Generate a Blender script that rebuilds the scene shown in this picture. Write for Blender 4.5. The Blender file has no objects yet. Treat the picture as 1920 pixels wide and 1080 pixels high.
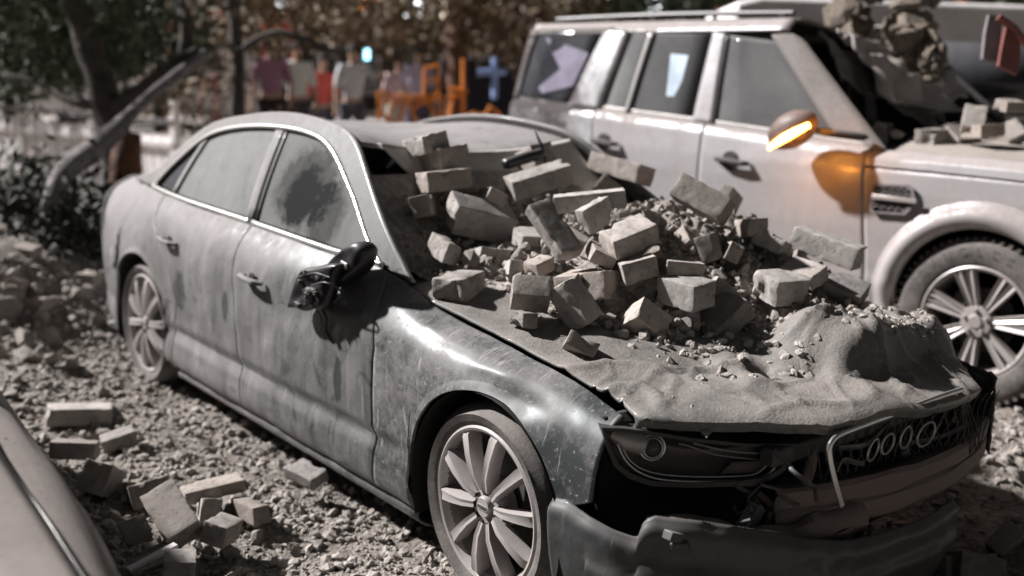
import bpy, bmesh, math, random
import numpy as np
from mathutils import Vector, Matrix, Quaternion, noise
R = math.radians
random.seed(7); rng = np.random.RandomState(7)
SC = bpy.context.scene
COL = SC.collection

# ------------------------------------------------------------------ camera
CAM = (2.30618, -2.72832, 1.61143); YAW = R(140.0229); PIT = R(-11.3935); ROL = R(2.08867); FPX = 1931.16
_F = Vector((math.cos(PIT)*math.cos(YAW), math.cos(PIT)*math.sin(YAW), math.sin(PIT)))
_R = Vector((math.sin(YAW), -math.cos(YAW), 0)); _U = _R.cross(_F)
_R2 = _R*math.cos(ROL)+_U*math.sin(ROL); _U2 = -_R*math.sin(ROL)+_U*math.cos(ROL)
cd = bpy.data.cameras.new('camera'); cam = bpy.data.objects.new('camera', cd); COL.objects.link(cam)
cam.matrix_world = Matrix(((_R2.x, _U2.x, -_F.x, CAM[0]), (_R2.y, _U2.y, -_F.y, CAM[1]), (_R2.z, _U2.z, -_F.z, CAM[2]), (0, 0, 0, 1)))
cd.sensor_width = 36; cd.lens = FPX/1920*36; cd.clip_start = 0.05; cd.clip_end = 2000
cd.dof.use_dof = True; cd.dof.focus_distance = 3.0; cd.dof.aperture_fstop = 1.3
SC.camera = cam

def ray(u, v):
    return Vector(CAM), (_F+_R2*((u-960)/FPX)-_U2*((v-540)/FPX))
def at(u, v, ax, val):
    o, d = ray(u, v); t = (val-o[ax])/d[ax]; return o+d*t
def far(u, v, dist):
    o, d = ray(u, v); return o+d*dist

# ------------------------------------------------------------------ world and lamp
SUN_AZ = 210; SUN_EL = 37
w = bpy.data.worlds.new("World"); SC.world = w; w.use_nodes = True
nt = w.node_tree; bg = nt.nodes['Background']
sky = nt.nodes.new('ShaderNodeTexSky'); sky.sky_type = 'NISHITA'; sky.sun_disc = False
sky.sun_elevation = R(SUN_EL); sky.sun_rotation = R(90-SUN_AZ)
hs = nt.nodes.new('ShaderNodeHueSaturation'); hs.inputs['Saturation'].default_value = .12
nt.links.new(sky.outputs[0], hs.inputs['Color']); nt.links.new(hs.outputs[0], bg.inputs[0])
bg.inputs[1].default_value = 0.008
sl = bpy.data.lights.new('sun', 'SUN'); sl.energy = 5.0; sl.angle = R(2.2); sl.color = (1.0, .97, .96)
sun = bpy.data.objects.new('sun', sl); COL.objects.link(sun)
_d = Vector((math.cos(R(SUN_AZ))*math.cos(R(SUN_EL)), math.sin(R(SUN_AZ))*math.cos(R(SUN_EL)), math.sin(R(SUN_EL))))
sun.rotation_euler = _d.to_track_quat('Z', 'Y').to_euler()
vs = SC.view_settings; vs.view_transform = 'Standard'; vs.look = 'None'; vs.gamma = 1; vs.use_curve_mapping = False
vs.exposure = 1.05
SC.render.engine = 'CYCLES'

# ------------------------------------------------------------------ object helpers
def tag(o, label=None, cat=None, group=None, kind=None):
    if label: o['label'] = label
    if cat: o['category'] = cat
    if group: o['group'] = group
    if kind: o['kind'] = kind
    return o
def empty(name, loc, label, cat, group=None, rz=0):
    o = bpy.data.objects.new(name, None); COL.objects.link(o); o.location = loc; o.rotation_euler = (0, 0, rz)
    o.empty_display_size = .1
    return tag(o, label, cat, group)
class MB:
    def __init__(s): s.v = []; s.f = []; s.n = 0
    def add(s, V, F):
        V = np.asarray(V, float); s.v.append(V); o = s.n
        s.f += [tuple(i+o for i in f) for f in F]; s.n += len(V); return s
    def box(s, c, d, rot=None, taper=None):
        V = np.array([[x, y, z] for x in (-.5, .5) for y in (-.5, .5) for z in (-.5, .5)])*np.array(d)
        if rot is not None: V = V@np.array(rot.to_matrix() if hasattr(rot, 'to_matrix') else rot).T
        return s.add(V+np.array(c), [(0, 1, 3, 2), (4, 6, 7, 5), (0, 4, 5, 1), (2, 3, 7, 6), (0, 2, 6, 4), (1, 5, 7, 3)])
    def tube(s, pts, r, n=8, caps=True, flat=1.0):
        pts = [Vector(p) for p in pts]; m = len(pts)
        rs = [r]*m if not hasattr(r, '__len__') else r
        V = []; up = Vector((0, 0, 1)); prev = None
        for i, p in enumerate(pts):
            t = (pts[min(i+1, m-1)]-pts[max(i-1, 0)]).normalized()
            if prev is None:
                a = t.cross(up)
                if a.length < .1: a = t.cross(Vector((1, 0, 0)))
            else: a = prev-t*prev.dot(t)
            a.normalize(); prev = a; b = t.cross(a)
            for k in range(n):
                an = 2*math.pi*k/n
                V.append(p+a*(math.cos(an)*rs[i])+b*(math.sin(an)*rs[i]*flat))
        F = [(i*n+k, i*n+(k+1) % n, (i+1)*n+(k+1) % n, (i+1)*n+k) for i in range(m-1) for k in range(n)]
        if caps: F += [tuple(range(n-1, -1, -1)), tuple((m-1)*n+k for k in range(n))]
        return s.add([tuple(v) for v in V], F)
    def lathe(s, prof, c, axis='y', n=48, sy=1):
        # prof: list of (radius, offset along axis)
        V = []; F = []; m = len(prof)
        for k in range(n):
            a = 2*math.pi*k/n
            for r, o in prof:
                if axis == 'y': V.append((c[0]+r*math.cos(a), c[1]+o*sy, c[2]+r*math.sin(a)))
                elif axis == 'z': V.append((c[0]+r*math.cos(a), c[1]+r*math.sin(a), c[2]+o))
                else: V.append((c[0]+o, c[1]+r*math.cos(a), c[2]+r*math.sin(a)))
        for k in range(n):
            for i in range(m-1):
                F.append((k*m+i, k*m+i+1, ((k+1) % n)*m+i+1, ((k+1) % n)*m+i))
        return s.add(V, F)
    def torus(s, c, a, b, r, ax1, ax2, n=28, k=8):
        ax1 = Vector(ax1).normalized(); ax2 = Vector(ax2).normalized()
        pts = [Vector(c)+ax1*(a*math.cos(2*math.pi*i/n))+ax2*(b*math.sin(2*math.pi*i/n)) for i in range(n+1)]
        return s.tube(pts, r, k, False)
    def build(s, name, mat, parent=None, smooth=True, solid=None, bevel=None, angle=35, off=-1, sub=0, merge=False):
        V = np.concatenate(s.v); me = bpy.data.meshes.new(name)
        me.from_pydata(V.tolist(), [], s.f); me.update()
        if merge:
            b = bmesh.new(); b.from_mesh(me); bmesh.ops.remove_doubles(b, verts=b.verts, dist=1e-4); b.to_mesh(me); b.free()
        o = bpy.data.objects.new(name, me); COL.objects.link(o)
        for m in (mat if isinstance(mat, (list, tuple)) else [mat]): me.materials.append(m)
        if smooth:
            me.polygons.foreach_set('use_smooth', [True]*len(me.polygons))
            if angle: me.set_sharp_from_angle(angle=R(angle))
        if parent: o.parent = parent
        if solid:
            m = o.modifiers.new('solid', 'SOLIDIFY'); m.thickness = solid; m.offset = off
        if bevel:
            m = o.modifiers.new('bevel', 'BEVEL'); m.width = bevel; m.segments = 2; m.limit_method = 'ANGLE'; m.angle_limit = R(40)
        if sub:
            m = o.modifiers.new('sub', 'SUBSURF'); m.levels = sub; m.render_levels = sub
        return o
def gridf(fn, nu, nv, flip=False):
    V = [tuple(fn(i/nu, j/nv)) for i in range(nu+1) for j in range(nv+1)]
    F = []
    for i in range(nu):
        for j in range(nv):
            a = i*(nv+1)+j; q = (a, a+nv+1, a+nv+2, a+1)
            F.append(q[::-1] if flip else q)
    return V, F
def resample(P, n):
    P = np.array(P, float); d = np.r_[0, np.cumsum(np.linalg.norm(np.diff(P, axis=0), axis=1))]
    return np.stack([np.interp(np.linspace(0, d[-1], n), d, P[:, k]) for k in range(P.shape[1])], 1)
def smooth_poly(P, n):
    """Catmull-Rom through the points, n samples, evenly spaced"""
    P = np.array(P, float); Q = np.vstack([2*P[0]-P[1], P, 2*P[-1]-P[-2]]); out = []
    for i in range(1, len(Q)-2):
        for t in np.linspace(0, 1, 12, endpoint=False):
            a, b, c, d = Q[i-1:i+3]
            out.append(.5*(2*b+(c-a)*t+(2*a-5*b+4*c-d)*t*t+(3*b-a-3*c+d)*t**3))
    out.append(P[-1]); return resample(out, n)
def nz(x, y, z, s=1.0, o=3):
    return noise.fractal(Vector((x*s, y*s, z*s)), 1.0, 2.0, o)

# ------------------------------------------------------------------ materials
def _mat(name):
    m = bpy.data.materials.new(name); m.use_nodes = True; n = m.node_tree
    return m, n, n.nodes['Principled BSDF'], n.nodes['Material Output']
def _noise(n, scale, detail=4, rough=.55, dist=0, vec=None):
    t = n.nodes.new('ShaderNodeTexNoise'); t.inputs['Scale'].default_value = scale
    t.inputs['Detail'].default_value = detail; t.inputs['Roughness'].default_value = rough; t.inputs['Distortion'].default_value = dist
    if vec is None:
        tc = n.nodes.get('TC') or n.nodes.new('ShaderNodeTexCoord'); tc.name = 'TC'; vec = tc.outputs['Object']
    n.links.new(vec, t.inputs['Vector']); return t.outputs['Fac']
def _math(n, op, a, b=None, clamp=False):
    m = n.nodes.new('ShaderNodeMath'); m.operation = op; m.use_clamp = clamp
    for i, x in enumerate((a, b)):
        if x is None: continue
        if isinstance(x, (int, float)): m.inputs[i].default_value = x
        else: n.links.new(x, m.inputs[i])
    return m.outputs[0]
def _range(n, x, a, b, c=0, d=1):
    m = n.nodes.new('ShaderNodeMapRange'); n.links.new(x, m.inputs[0])
    for i, q in enumerate((a, b, c, d)): m.inputs[i+1].default_value = q
    return m.outputs[0]
def _mix(n, f, c1, c2):
    m = n.nodes.new('ShaderNodeMix'); m.data_type = 'RGBA'
    if isinstance(f, (int, float)): m.inputs[0].default_value = f
    else: n.links.new(f, m.inputs[0])
    for i, c in ((6, c1), (7, c2)):
        if isinstance(c, tuple): m.inputs[i].default_value = (*c, 1) if len(c) == 3 else c
        else: n.links.new(c, m.inputs[i])
    return m.outputs[2]
def _bump(n, h, strength, dist=.01):
    b = n.nodes.new('ShaderNodeBump'); b.inputs['Strength'].default_value = strength; b.inputs['Distance'].default_value = dist
    n.links.new(h, b.inputs['Height']); return b.outputs[0]
DUST = (.285, .270, .268)
def matte(name, c1, c2=None, rough=.9, scale=8, bump=.3, bscale=60, metallic=0, dist=.01):
    m, n, p, o = _mat(name); c2 = c2 or tuple(x*.7 for x in c1)
    f = _range(n, _noise(n, scale, 5), .35, .65)
    n.links.new(_mix(n, f, c1, c2), p.inputs['Base Color'])
    p.inputs['Roughness'].default_value = rough; p.inputs['Metallic'].default_value = metallic
    if bump: n.links.new(_bump(n, _noise(n, bscale, 4), bump, dist), p.inputs['Normal'])
    return m
def dusty(name, base, metallic=0, rough=.3, side=.35, top=.5, scale=2.5, coat=0, var=1.4, dust=DUST, low_dust=None, bump=.12, scratch=0, spec=.5, grad=None, coat_rough=.08, streak=0, spots=0):
    """paint, rubber, glass or metal under settled dust: more dust on faces that look up, patchy elsewhere"""
    m, n, p, o = _mat(name)
    p.inputs['Base Color'].default_value = (*base, 1); p.inputs['Metallic'].default_value = metallic
    p.inputs['Roughness'].default_value = rough; p.inputs['Coat Weight'].default_value = coat; p.inputs['Coat Roughness'].default_value = coat_rough
    p.inputs['Specular IOR Level'].default_value = spec
    d = n.nodes.new('ShaderNodeBsdfPrincipled'); d.inputs['Roughness'].default_value = .95; d.inputs['Specular IOR Level'].default_value = .15
    n1 = _noise(n, scale, 6, .6, .4); n2 = _noise(n, scale*9, 5, .65); n3 = _noise(n, 180, 3, .6)
    dc = _mix(n, _range(n, n2, .3, .7), dust, tuple(x*.82 for x in dust)); n.links.new(dc, d.inputs['Base Color'])
    g = n.nodes.new('ShaderNodeNewGeometry'); sx = n.nodes.new('ShaderNodeSeparateXYZ'); n.links.new(g.outputs['Normal'], sx.inputs[0])
    up = _range(n, sx.outputs[2], .1, .75, 0, top)
    a = _math(n, 'ADD', up, side)
    a = _math(n, 'ADD', a, _math(n, 'MULTIPLY', _math(n, 'SUBTRACT', n1, .5), var))
    a = _math(n, 'ADD', a, _math(n, 'MULTIPLY', _math(n, 'SUBTRACT', n2, .5), var*.45))
    a = _math(n, 'ADD', a, _math(n, 'MULTIPLY', _math(n, 'SUBTRACT', n3, .5), .35))
    tc = n.nodes['TC']; so = n.nodes.new('ShaderNodeSeparateXYZ'); n.links.new(tc.outputs['Object'], so.inputs[0])
    if grad:   # the lie of the dust along the thing: (axis, from, to, change)
        for ax, g0, g1, ch in grad:
            a = _math(n, 'ADD', a, _range(n, so.outputs[ax], g0, g1, 0, ch))
    if low_dust:   # patches with less dust: ellipses (x, z, rx, rz, amount) with ragged edges
        for (wx, wz, rx, rz, am) in low_dust:
            dx = _math(n, 'DIVIDE', _math(n, 'SUBTRACT', so.outputs[0], wx), rx); dz = _math(n, 'DIVIDE', _math(n, 'SUBTRACT', so.outputs[2], wz), rz)
            q = _math(n, 'SQRT', _math(n, 'ADD', _math(n, 'MULTIPLY', dx, dx), _math(n, 'MULTIPLY', dz, dz)))
            q = _math(n, 'ADD', q, _math(n, 'MULTIPLY', _math(n, 'SUBTRACT', n2, .5), .9))
            a = _math(n, 'SUBTRACT', a, _range(n, q, .75, 1.1, am, 0))
    if spots:
        a = _math(n, 'ADD', a, _range(n, _noise(n, 75, 2, .5), .66, .72, 0, spots)); a = _math(n, 'ADD', a, _math(n, 'MULTIPLY', _math(n, 'SUBTRACT', _noise(n, 26, 6, .75, 1.5), .5), abs(spots)*1.4 if spots > 0 else .2))
    if streak:
        mp = n.nodes.new('ShaderNodeMapping'); mp.inputs['Scale'].default_value = (16, 16, 1.3)
        n.links.new(tc.outputs['Object'], mp.inputs[0]); s = _noise(n, 1.0, 5, .65, .6, mp.outputs[0])
        a = _math(n, 'ADD', a, _math(n, 'MULTIPLY', _math(n, 'SUBTRACT', s, .5), streak*1.6))
        s2 = _noise(n, 3.5, 5, .6, 2.5); a = _math(n, 'ADD', a, _range(n, s2, .60, .66, 0, -streak*.5))
    if scratch:
        mp = n.nodes.new('ShaderNodeMapping'); mp.inputs['Rotation'].default_value = (0, R(38), 0); mp.inputs['Scale'].default_value = (60, 8, 6)
        n.links.new(tc.outputs['Object'], mp.inputs[0]); s = _noise(n, 1.0, 3, .6, .5, mp.outputs[0])
        a = _math(n, 'ADD', a, _range(n, s, .62, .72, 0, scratch))
    a = _math(n, 'MULTIPLY', a, 1.0, True)
    mx = n.nodes.new('ShaderNodeMixShader'); n.links.new(a, mx.inputs[0]); n.links.new(p.outputs[0], mx.inputs[1]); n.links.new(d.outputs[0], mx.inputs[2])
    n.links.new(mx.outputs[0], o.inputs[0])
    if bump: n.links.new(_bump(n, _noise(n, 120, 4, .7), bump, .006), d.inputs['Normal'])
    if scratch or coat:
        n.links.new(_bump(n, _noise(n, 9, 3), .08, .02), p.inputs['Normal'])
    return m
def emit(name, c, s):
    m, n, p, o = _mat(name); p.inputs['Base Color'].default_value = (*c, 1)
    p.inputs['Emission Color'].default_value = (*c, 1); p.inputs['Emission Strength'].default_value = s; return m

M = {}
M['paint'] = dusty('grey_paint', (.075, .083, .083), .5, .38, streak=.5, low_dust=[(-.83, .53, .028, .085, .75), (-.87, .70, .03, .05, .55), (-.93, .80, .05, .08, .6), (-2.25, .60, .07, .10, .35), (-1.78, .62, .03, .07, .45)], side=.54, top=.4, coat=.5, coat_rough=.18, scale=2.2, var=.8, scratch=.45, spots=.35, grad=[(0, -3.2, -1.4, -.10), (0, -1.5, -.6, -.26), (2, .6, 1.2, .15)])  # dust thinned to dark ellipses, some of them below the door mirror
M['paint_hood'] = dusty('hood_paint', (.06, .065, .065), .2, .5, side=.22, top=.52, coat=.3, scale=4.5, var=1.6, spots=.9, dust=(.26, .236, .218), bump=.8)
M['paint_front'] = dusty('fender_paint', (.055, .062, .062), .4, .42, side=.36, top=.18, coat=.5, coat_rough=.14, scale=4.5, var=2.0, scratch=.9, spots=.8, grad=[(0, -.5, .42, -.34), (2, .62, .40, -.10)])
M['black'] = dusty('black_plastic', (.012, .012, .013), 0, .45, side=.12, top=.35, scale=5, var=.8)
M['black_clean'] = dusty('black_trim', (.01, .01, .011), 0, .4, side=-.1, top=.3, scale=6, var=.8)
M['dark'] = matte('dark_inside', (.012, .011, .011), rough=.85, bump=0)
M['chrome'] = dusty('bright_trim', (.75, .74, .72), 1, .28, side=.12, top=.15, scale=8, var=.7, dust=(.55, .53, .5))
M['chrome_dull'] = dusty('dull_trim', (.6, .6, .6), 1, .3, side=.12, top=.3, scale=8, var=.9, dust=(.3, .28, .26))
M['tyre'] = dusty('tyre_rubber', (.02, .02, .02), 0, .75, side=.42, top=.25, scale=9, var=1.5, spots=.3, bump=.5, dust=(.24, .215, .2))
M['rim'] = dusty('alloy', (.45, .43, .42), .6, .38, side=.55, top=.2, scale=5, var=.6, dust=(.34, .31, .30))
M['rim_barrel'] = dusty('alloy_barrel', (.1, .095, .09), .5, .5, side=.4, top=.3, scale=6, var=.7, dust=(.2, .18, .17))
M['iron'] = dusty('brake_iron', (.03, .028, .027), .6, .6, side=.2, top=.3, scale=9, var=.6, dust=(.2, .18, .17))
M['glass_rear'] = dusty('dusty_glass', (.015, .017, .017), 0, .12, side=.72, top=.3, scale=2, var=.5, streak=.25, dust=(.25, .25, .245), spec=.5)
M['glass_front'] = dusty('dusty_glass_wiped', (.018, .019, .019), 0, .12, side=.70, top=.3, scale=3, var=.5, streak=.25, dust=(.185, .183, .18),
                         low_dust=[(-1.45, 1.16, .25, .17, .55), (-1.45, 1.12, .13, .12, .4), (-1.22, 1.06, .13, .14, .5)])
M['glass_dark'] = dusty('dark_glass', (.012, .013, .018), 0, .08, side=.12, top=.3, scale=3, var=.5, dust=(.2, .195, .2))
M['suv_glass'] = dusty('film_glass', (.015, .017, .019), 0, .1, side=.36, top=.3, scale=1.6, var=.75, dust=(.26, .255, .255))
M['silver'] = dusty('silver_paint', (.46, .455, .475), .45, .38, side=.45, top=.6, coat=.5, scale=1.8, var=1.5, dust=(.36, .325, .315), streak=.6, spots=.3)
M['silver_rear'] = dusty('silver_rear', (.58, .575, .59), .45, .38, side=.25, top=.75, coat=.4, scale=3.0, var=2.0, dust=(.085, .075, .075), grad=[(0, -2.75, -3.05, .75)])
M['suv_roof'] = dusty('dusty_roof', (.3, .3, .31), .3, .5, side=.8, top=.6, scale=4, var=.6, dust=(.2, .18, .17))
M['taupe'] = dusty('brown_grey_paint', (.12, .105, .10), .4, .35, side=.5, top=.45, coat=.7, scale=2.5, var=.7, spots=-.7, dust=(.27, .24, .225))
M['bumper'] = dusty('bumper_paint', (.03, .034, .036), .2, .5, side=.18, top=.4, coat=.15, scale=5, var=1.3, dust=(.13, .12, .115), scratch=.6)
M['beam'] = dusty('crash_beam', (.12, .09, .08), .3, .6, side=.4, top=.5, scale=5, var=.7, dust=(.2, .165, .15))
M['lamp_bowl'] = dusty('lamp_bowl', (.05, .042, .04), .7, .25, side=.15, top=.3, scale=8, var=.5, dust=(.2, .17, .15))
M['ring'] = dusty('dusty_ring', (.4, .4, .4), 1, .35, side=.55, top=.3, scale=8, var=.8, dust=(.22, .2, .19))
M['lens'] = dusty('lamp_lens', (.03, .03, .03), 0, .05, side=.25, top=.2, scale=8, var=.4, dust=(.2, .18, .165))
def brick_mat(name, c):
    m, n, p, o = _mat(name)
    a = _noise(n, 14, 6, .6); b = _noise(n, 220, 4, .7); info = n.nodes.new('ShaderNodeObjectInfo')
    k = _range(n, info.outputs['Random'], 0, 1, .66, 1.18)
    col = _mix(n, _range(n, a, .35, .65), c, tuple(x*.7 for x in c))
    rnd = _math(n, 'FRACT', _math(n, 'MULTIPLY', info.outputs['Random'], 7.31)); col = _mix(n, _math(n, 'MULTIPLY', rnd, .45), col, (.30, .235, .19))
    mm = n.nodes.new('ShaderNodeVectorMath'); mm.operation = 'SCALE'; n.links.new(col, mm.inputs[0]); n.links.new(k, mm.inputs['Scale'])
    n.links.new(mm.outputs[0], p.inputs['Base Color']); p.inputs['Roughness'].default_value = .95; p.inputs['Specular IOR Level'].default_value = .2
    pit = _math(n, 'ADD', _range(n, _noise(n, 55, 5, .75), .56, .72), _math(n, 'MULTIPLY', _range(n, _noise(n, 7, 3, .5), .52, .6), _noise(n, 90, 5, .8)))
    h = _math(n, 'SUBTRACT', _math(n, 'MULTIPLY', b, .5), pit)
    n.links.new(_bump(n, h, .8, .005), p.inputs['Normal']); return m
M['brick'] = brick_mat('pumice_block', (.40, .375, .355))
M['stone'] = matte('broken_mortar', (.37, .335, .305), (.20, .18, .165), scale=30, bump=.6, bscale=120)
M['stone_dark'] = matte('dark_rubble', (.2, .178, .16), (.12, .105, .095), scale=20, bump=.6, bscale=90)
M['stone_brown'] = matte('brown_debris', (.27, .225, .18), (.13, .105, .085), scale=14, bump=.8, bscale=70, dist=.02)
M['ground'] = matte('rubble_ground', (.27, .24, .21), (.13, .115, .10), scale=5, bump=1, bscale=45, dist=.03)
M['bark'] = matte('bark', (.075, .06, .052), (.04, .033, .03), scale=9, bump=.8, bscale=25, dist=.03)
M['bark_red'] = matte('bark_red', (.16, .07, .035), (.07, .035, .022), scale=9, bump=.8, bscale=25, dist=.03)
M['bark_grey'] = matte('bark_grey', (.22, .2, .2), (.1, .09, .09), scale=9, bump=.8, bscale=25, dist=.03)
def leafmat(name, c1, c2):
    m, n, p, o = _mat(name); n.links.new(_mix(n, _range(n, _noise(n, 3, 4), .35, .65), c1, c2), p.inputs['Base Color'])
    p.inputs['Roughness'].default_value = .75; return m
M['leaf'] = leafmat('leaf_green', (.10, .125, .07), (.045, .055, .035))
M['leaf_brown'] = leafmat('leaf_brown', (.24, .165, .09), (.08, .06, .038))
M['leaf_dark'] = leafmat('leaf_dark', (.03, .033, .027), (.018, .018, .016))
M['white_wall'] = matte('white_wall', (.88, .84, .84), (.7, .66, .66), scale=4, bump=.3)
M['orange'] = matte('orange_plastic', (.85, .28, .03), (.7, .2, .02), scale=6, bump=0, rough=.5)
M['blue'] = matte('blue_post', (.3, .42, .75), scale=6, bump=0, rough=.5)
M['red_metal'] = matte('red_metal', (.22, .07, .06), (.13, .05, .045), scale=8, rough=.5)
M['grey_metal'] = matte('grey_metal', (.2, .18, .19), scale=8, rough=.5)
# ================================================================== SETTING: ground
def gh(x, y):
    """height of the rubble-covered ground"""
    z = 0.0
    z += .44*math.exp(-(((x+5.3)/1.2)**2+((y+.9)/.9)**2))
    z += .28*math.exp(-(((x+4.3)/.5)**2+((y+1.25)/.45)**2))
    z += .35*math.exp(-(((x+7.5)/2.2)**2+((y+.6)/1.6)**2))
    z += .14*(1/(1+math.exp(-max(-30, min(30, (y-1.35)/.18)))))*math.exp(-max(0, y-5.5)**2/4)
    z += .10*math.exp(-(((x+2.9)/.6)**2+((y+1.5)/.5)**2))
    d = math.hypot(x, y)
    if d > 9: z += .5*min(1, (d-9)/6)*(.5+.5*nz(x, y, 3, .25, 2))
    z += .035*nz(x, y, 0, 2.2, 4)*min(1, 1.0)
    if d < 12: z += .014*nz(x, y, 5, 9, 3)
    return z
def graded(a, b, step, out, g=1.22):
    c = list(np.arange(a, b, step)); lo = a; s = step
    while lo > -out: s *= g; lo -= s; c.insert(0, lo)
    hi = c[-1]; s = step
    while hi < out: s *= g; hi += s; c.append(hi)
    return c
GX = graded(-7, 2.2, .045, 320); GY = graded(-2.6, 2.6, .045, 320)
V = [(x, y, gh(x, y)) for x in GX for y in GY]; ny = len(GY)
F = [(i*ny+j, (i+1)*ny+j, (i+1)*ny+j+1, i*ny+j+1) for i in range(len(GX)-1) for j in range(ny-1)]
g = MB().add(V, F).build('ground', M['ground'], angle=None); tag(g, kind='structure')

# ---- rocks
def rock_proto(seed, sub=1, flat=.6, jit=.28, cuts=5, lo=.22, hi=.36):
    b = bmesh.new(); bmesh.ops.create_icosphere(b, subdivisions=sub, radius=.5)
    r = random.Random(seed); sx, sy, sz = r.uniform(.7, 1.2), r.uniform(.5, .9), r.uniform(flat*.6, flat*1.1)
    for v in b.verts:
        k = 1+r.uniform(-jit, jit); v.co = Vector((v.co.x*sx*k, v.co.y*sy*k, v.co.z*sz*k))
    # knock flat faces onto it
    for q in range(cuts):
        nrm = Vector((r.gauss(0, 1), r.gauss(0, 1), r.gauss(0, 1))).normalized(); dd = r.uniform(lo, hi)
        for v in b.verts:
            e = v.co.dot(nrm)-dd
            if e > 0: v.co -= nrm*e
    V = np.array([v.co[:] for v in b.verts]); F = [tuple(v.index for v in f.verts) for f in b.faces]; b.free()
    return V, F
PRO = [rock_proto(i) for i in range(10)]
PROB = [rock_proto(40+i, 2, .85, .05, 13, .14, .30) for i in range(8)]
def rmat(r):
    q = r.randn(4); q /= np.linalg.norm(q); return np.array(Quaternion(q).to_matrix())
def scatter(items, protos):
    """items: (x,y,z,size,tilt) -> arrays"""
    mb = MB()
    for (x, y, z, s, tilt) in items:
        V, F = protos[rng.randint(len(protos))]
        if tilt < 1:
            m = np.array((Matrix.Rotation(rng.uniform(0, 6.28), 3, 'Z')@Matrix.Rotation(rng.randn()*tilt, 3, 'X')@Matrix.Rotation(rng.randn()*tilt, 3, 'Y')))
        else: m = rmat(rng)
        mb.add((V*s)@m.T+np.array([x, y, z]), F)
    return mb
it = []
for k in range(20500):
    if k < 16500: x = rng.uniform(-4.2, .9); y = rng.uniform(-2.15, -.55)
    else: x = rng.uniform(-10, -3.2); y = rng.uniform(-3.2, 1.6)
    far_ = max(0, (-3-x)/6)
    s = (.006+.014*rng.rand()+.05*rng.rand()**8)*(1+1.1*far_)
    it.append((x, y, gh(x, y)+s*.12, s*1.25, .6))
for k in range(2600):
    x = rng.uniform(-.4, 2.2); y = rng.uniform(-.3, 2.2); s = .012+.02*rng.rand()+.05*rng.rand()**7
    it.append((x, y, gh(x, y)+s*.12, s, .6))
for k in range(1500):
    x = rng.uniform(-4.0, .5); y = rng.uniform(.95, 2.3); s = .02+.03*rng.rand()+.05*rng.rand()**6
    it.append((x, y, gh(x, y)+s*.12, s, .6))
sg = scatter(it, PRO).build('gravel', M['stone'], smooth=False); tag(sg, 'loose beige gravel and crushed mortar spread over the ground around the cars', None, kind='stuff')

# ================================================================== blocks, pose-solved from the photo
def block_mesh(name, d, seed, broken=0, rough=.0007, chip=.012):
    hx, hy, hz = [q/2 for q in d]; st = .013
    mb = MB(); r = .003
    gl_ = lambda h, n: [-h]+list(np.linspace(-h+.0035, h-.0035, n+1))+[h]
    nn = [max(2, int(round(q/st))) for q in d]
    for ax in range(3):
        a1, a2 = [(1, 2), (2, 0), (0, 1)][ax]
        for sg_ in (-1, 1):
            V = []; n1, n2 = nn[a1]+2, nn[a2]+2; G1 = gl_([hx, hy, hz][a1], nn[a1]); G2 = gl_([hx, hy, hz][a2], nn[a2])
            for i in range(n1+1):
                for j in range(n2+1):
                    p = [0, 0, 0]; p[ax] = sg_*[hx, hy, hz][ax]; p[a1] = G1[i]; p[a2] = G2[j]; V.append(p)
            F = []
            for i in range(n1):
                for j in range(n2):
                    a = i*(n2+1)+j; q = (a, a+n2+1, a+n2+2, a+1); F.append(q if sg_ > 0 else q[::-1])
            mb.add(V, F)
    V = np.concatenate(mb.v); H = np.array([hx, hy, hz]); off = seed*3.7
    out = []
    for p in V:
        e = np.abs(p)/H; near = np.sort(H-np.abs(p))           # distance to the faces
        q = np.clip(p, -H+r, H-r); dv = p-q; L = np.linalg.norm(dv); p2 = q+dv/L*r if L > 1e-9 else p
        N = Vector((p2[0]+off, p2[1], p2[2]))
        edge = max(0, 1-near[1]/.022)                            # close to an edge
        c = max(0, noise.noise(N*38)-.12)*edge*chip*.9+max(0, noise.noise(N*13+Vector((9, 0, 0)))-.30)*edge*chip*4.5
        p2 = p2*(1-c/np.maximum(np.linalg.norm(p2), .02))
        p2 = p2+np.array(noise.noise_vector(N*70))*rough
        if broken:
            ax = int(np.argmax(H)); s_ = 1 if broken > 0 else -1
            lim = H[ax]*(1-.10) + .022*noise.fractal(N*16, 1, 2, 4)-.03*(p[(ax+1) % 3]/H[(ax+1) % 3])*.5
            if p2[ax]*s_ > lim: p2[ax] = s_*lim
        out.append(p2)
    mb.v = [np.array(out)]
    me = bpy.data.meshes.new(name); me.from_pydata(mb.v[0].tolist(), [], mb.f); me.update()
    b = bmesh.new(); b.from_mesh(me); bmesh.ops.remove_doubles(b, verts=b.verts, dist=2e-4); b.to_mesh(me); b.free()
    me.materials.append(M['brick']); me.polygons.foreach_set('use_smooth', [True]*len(me.polygons)); me.set_sharp_from_angle(angle=R(32))
    return me
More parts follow.
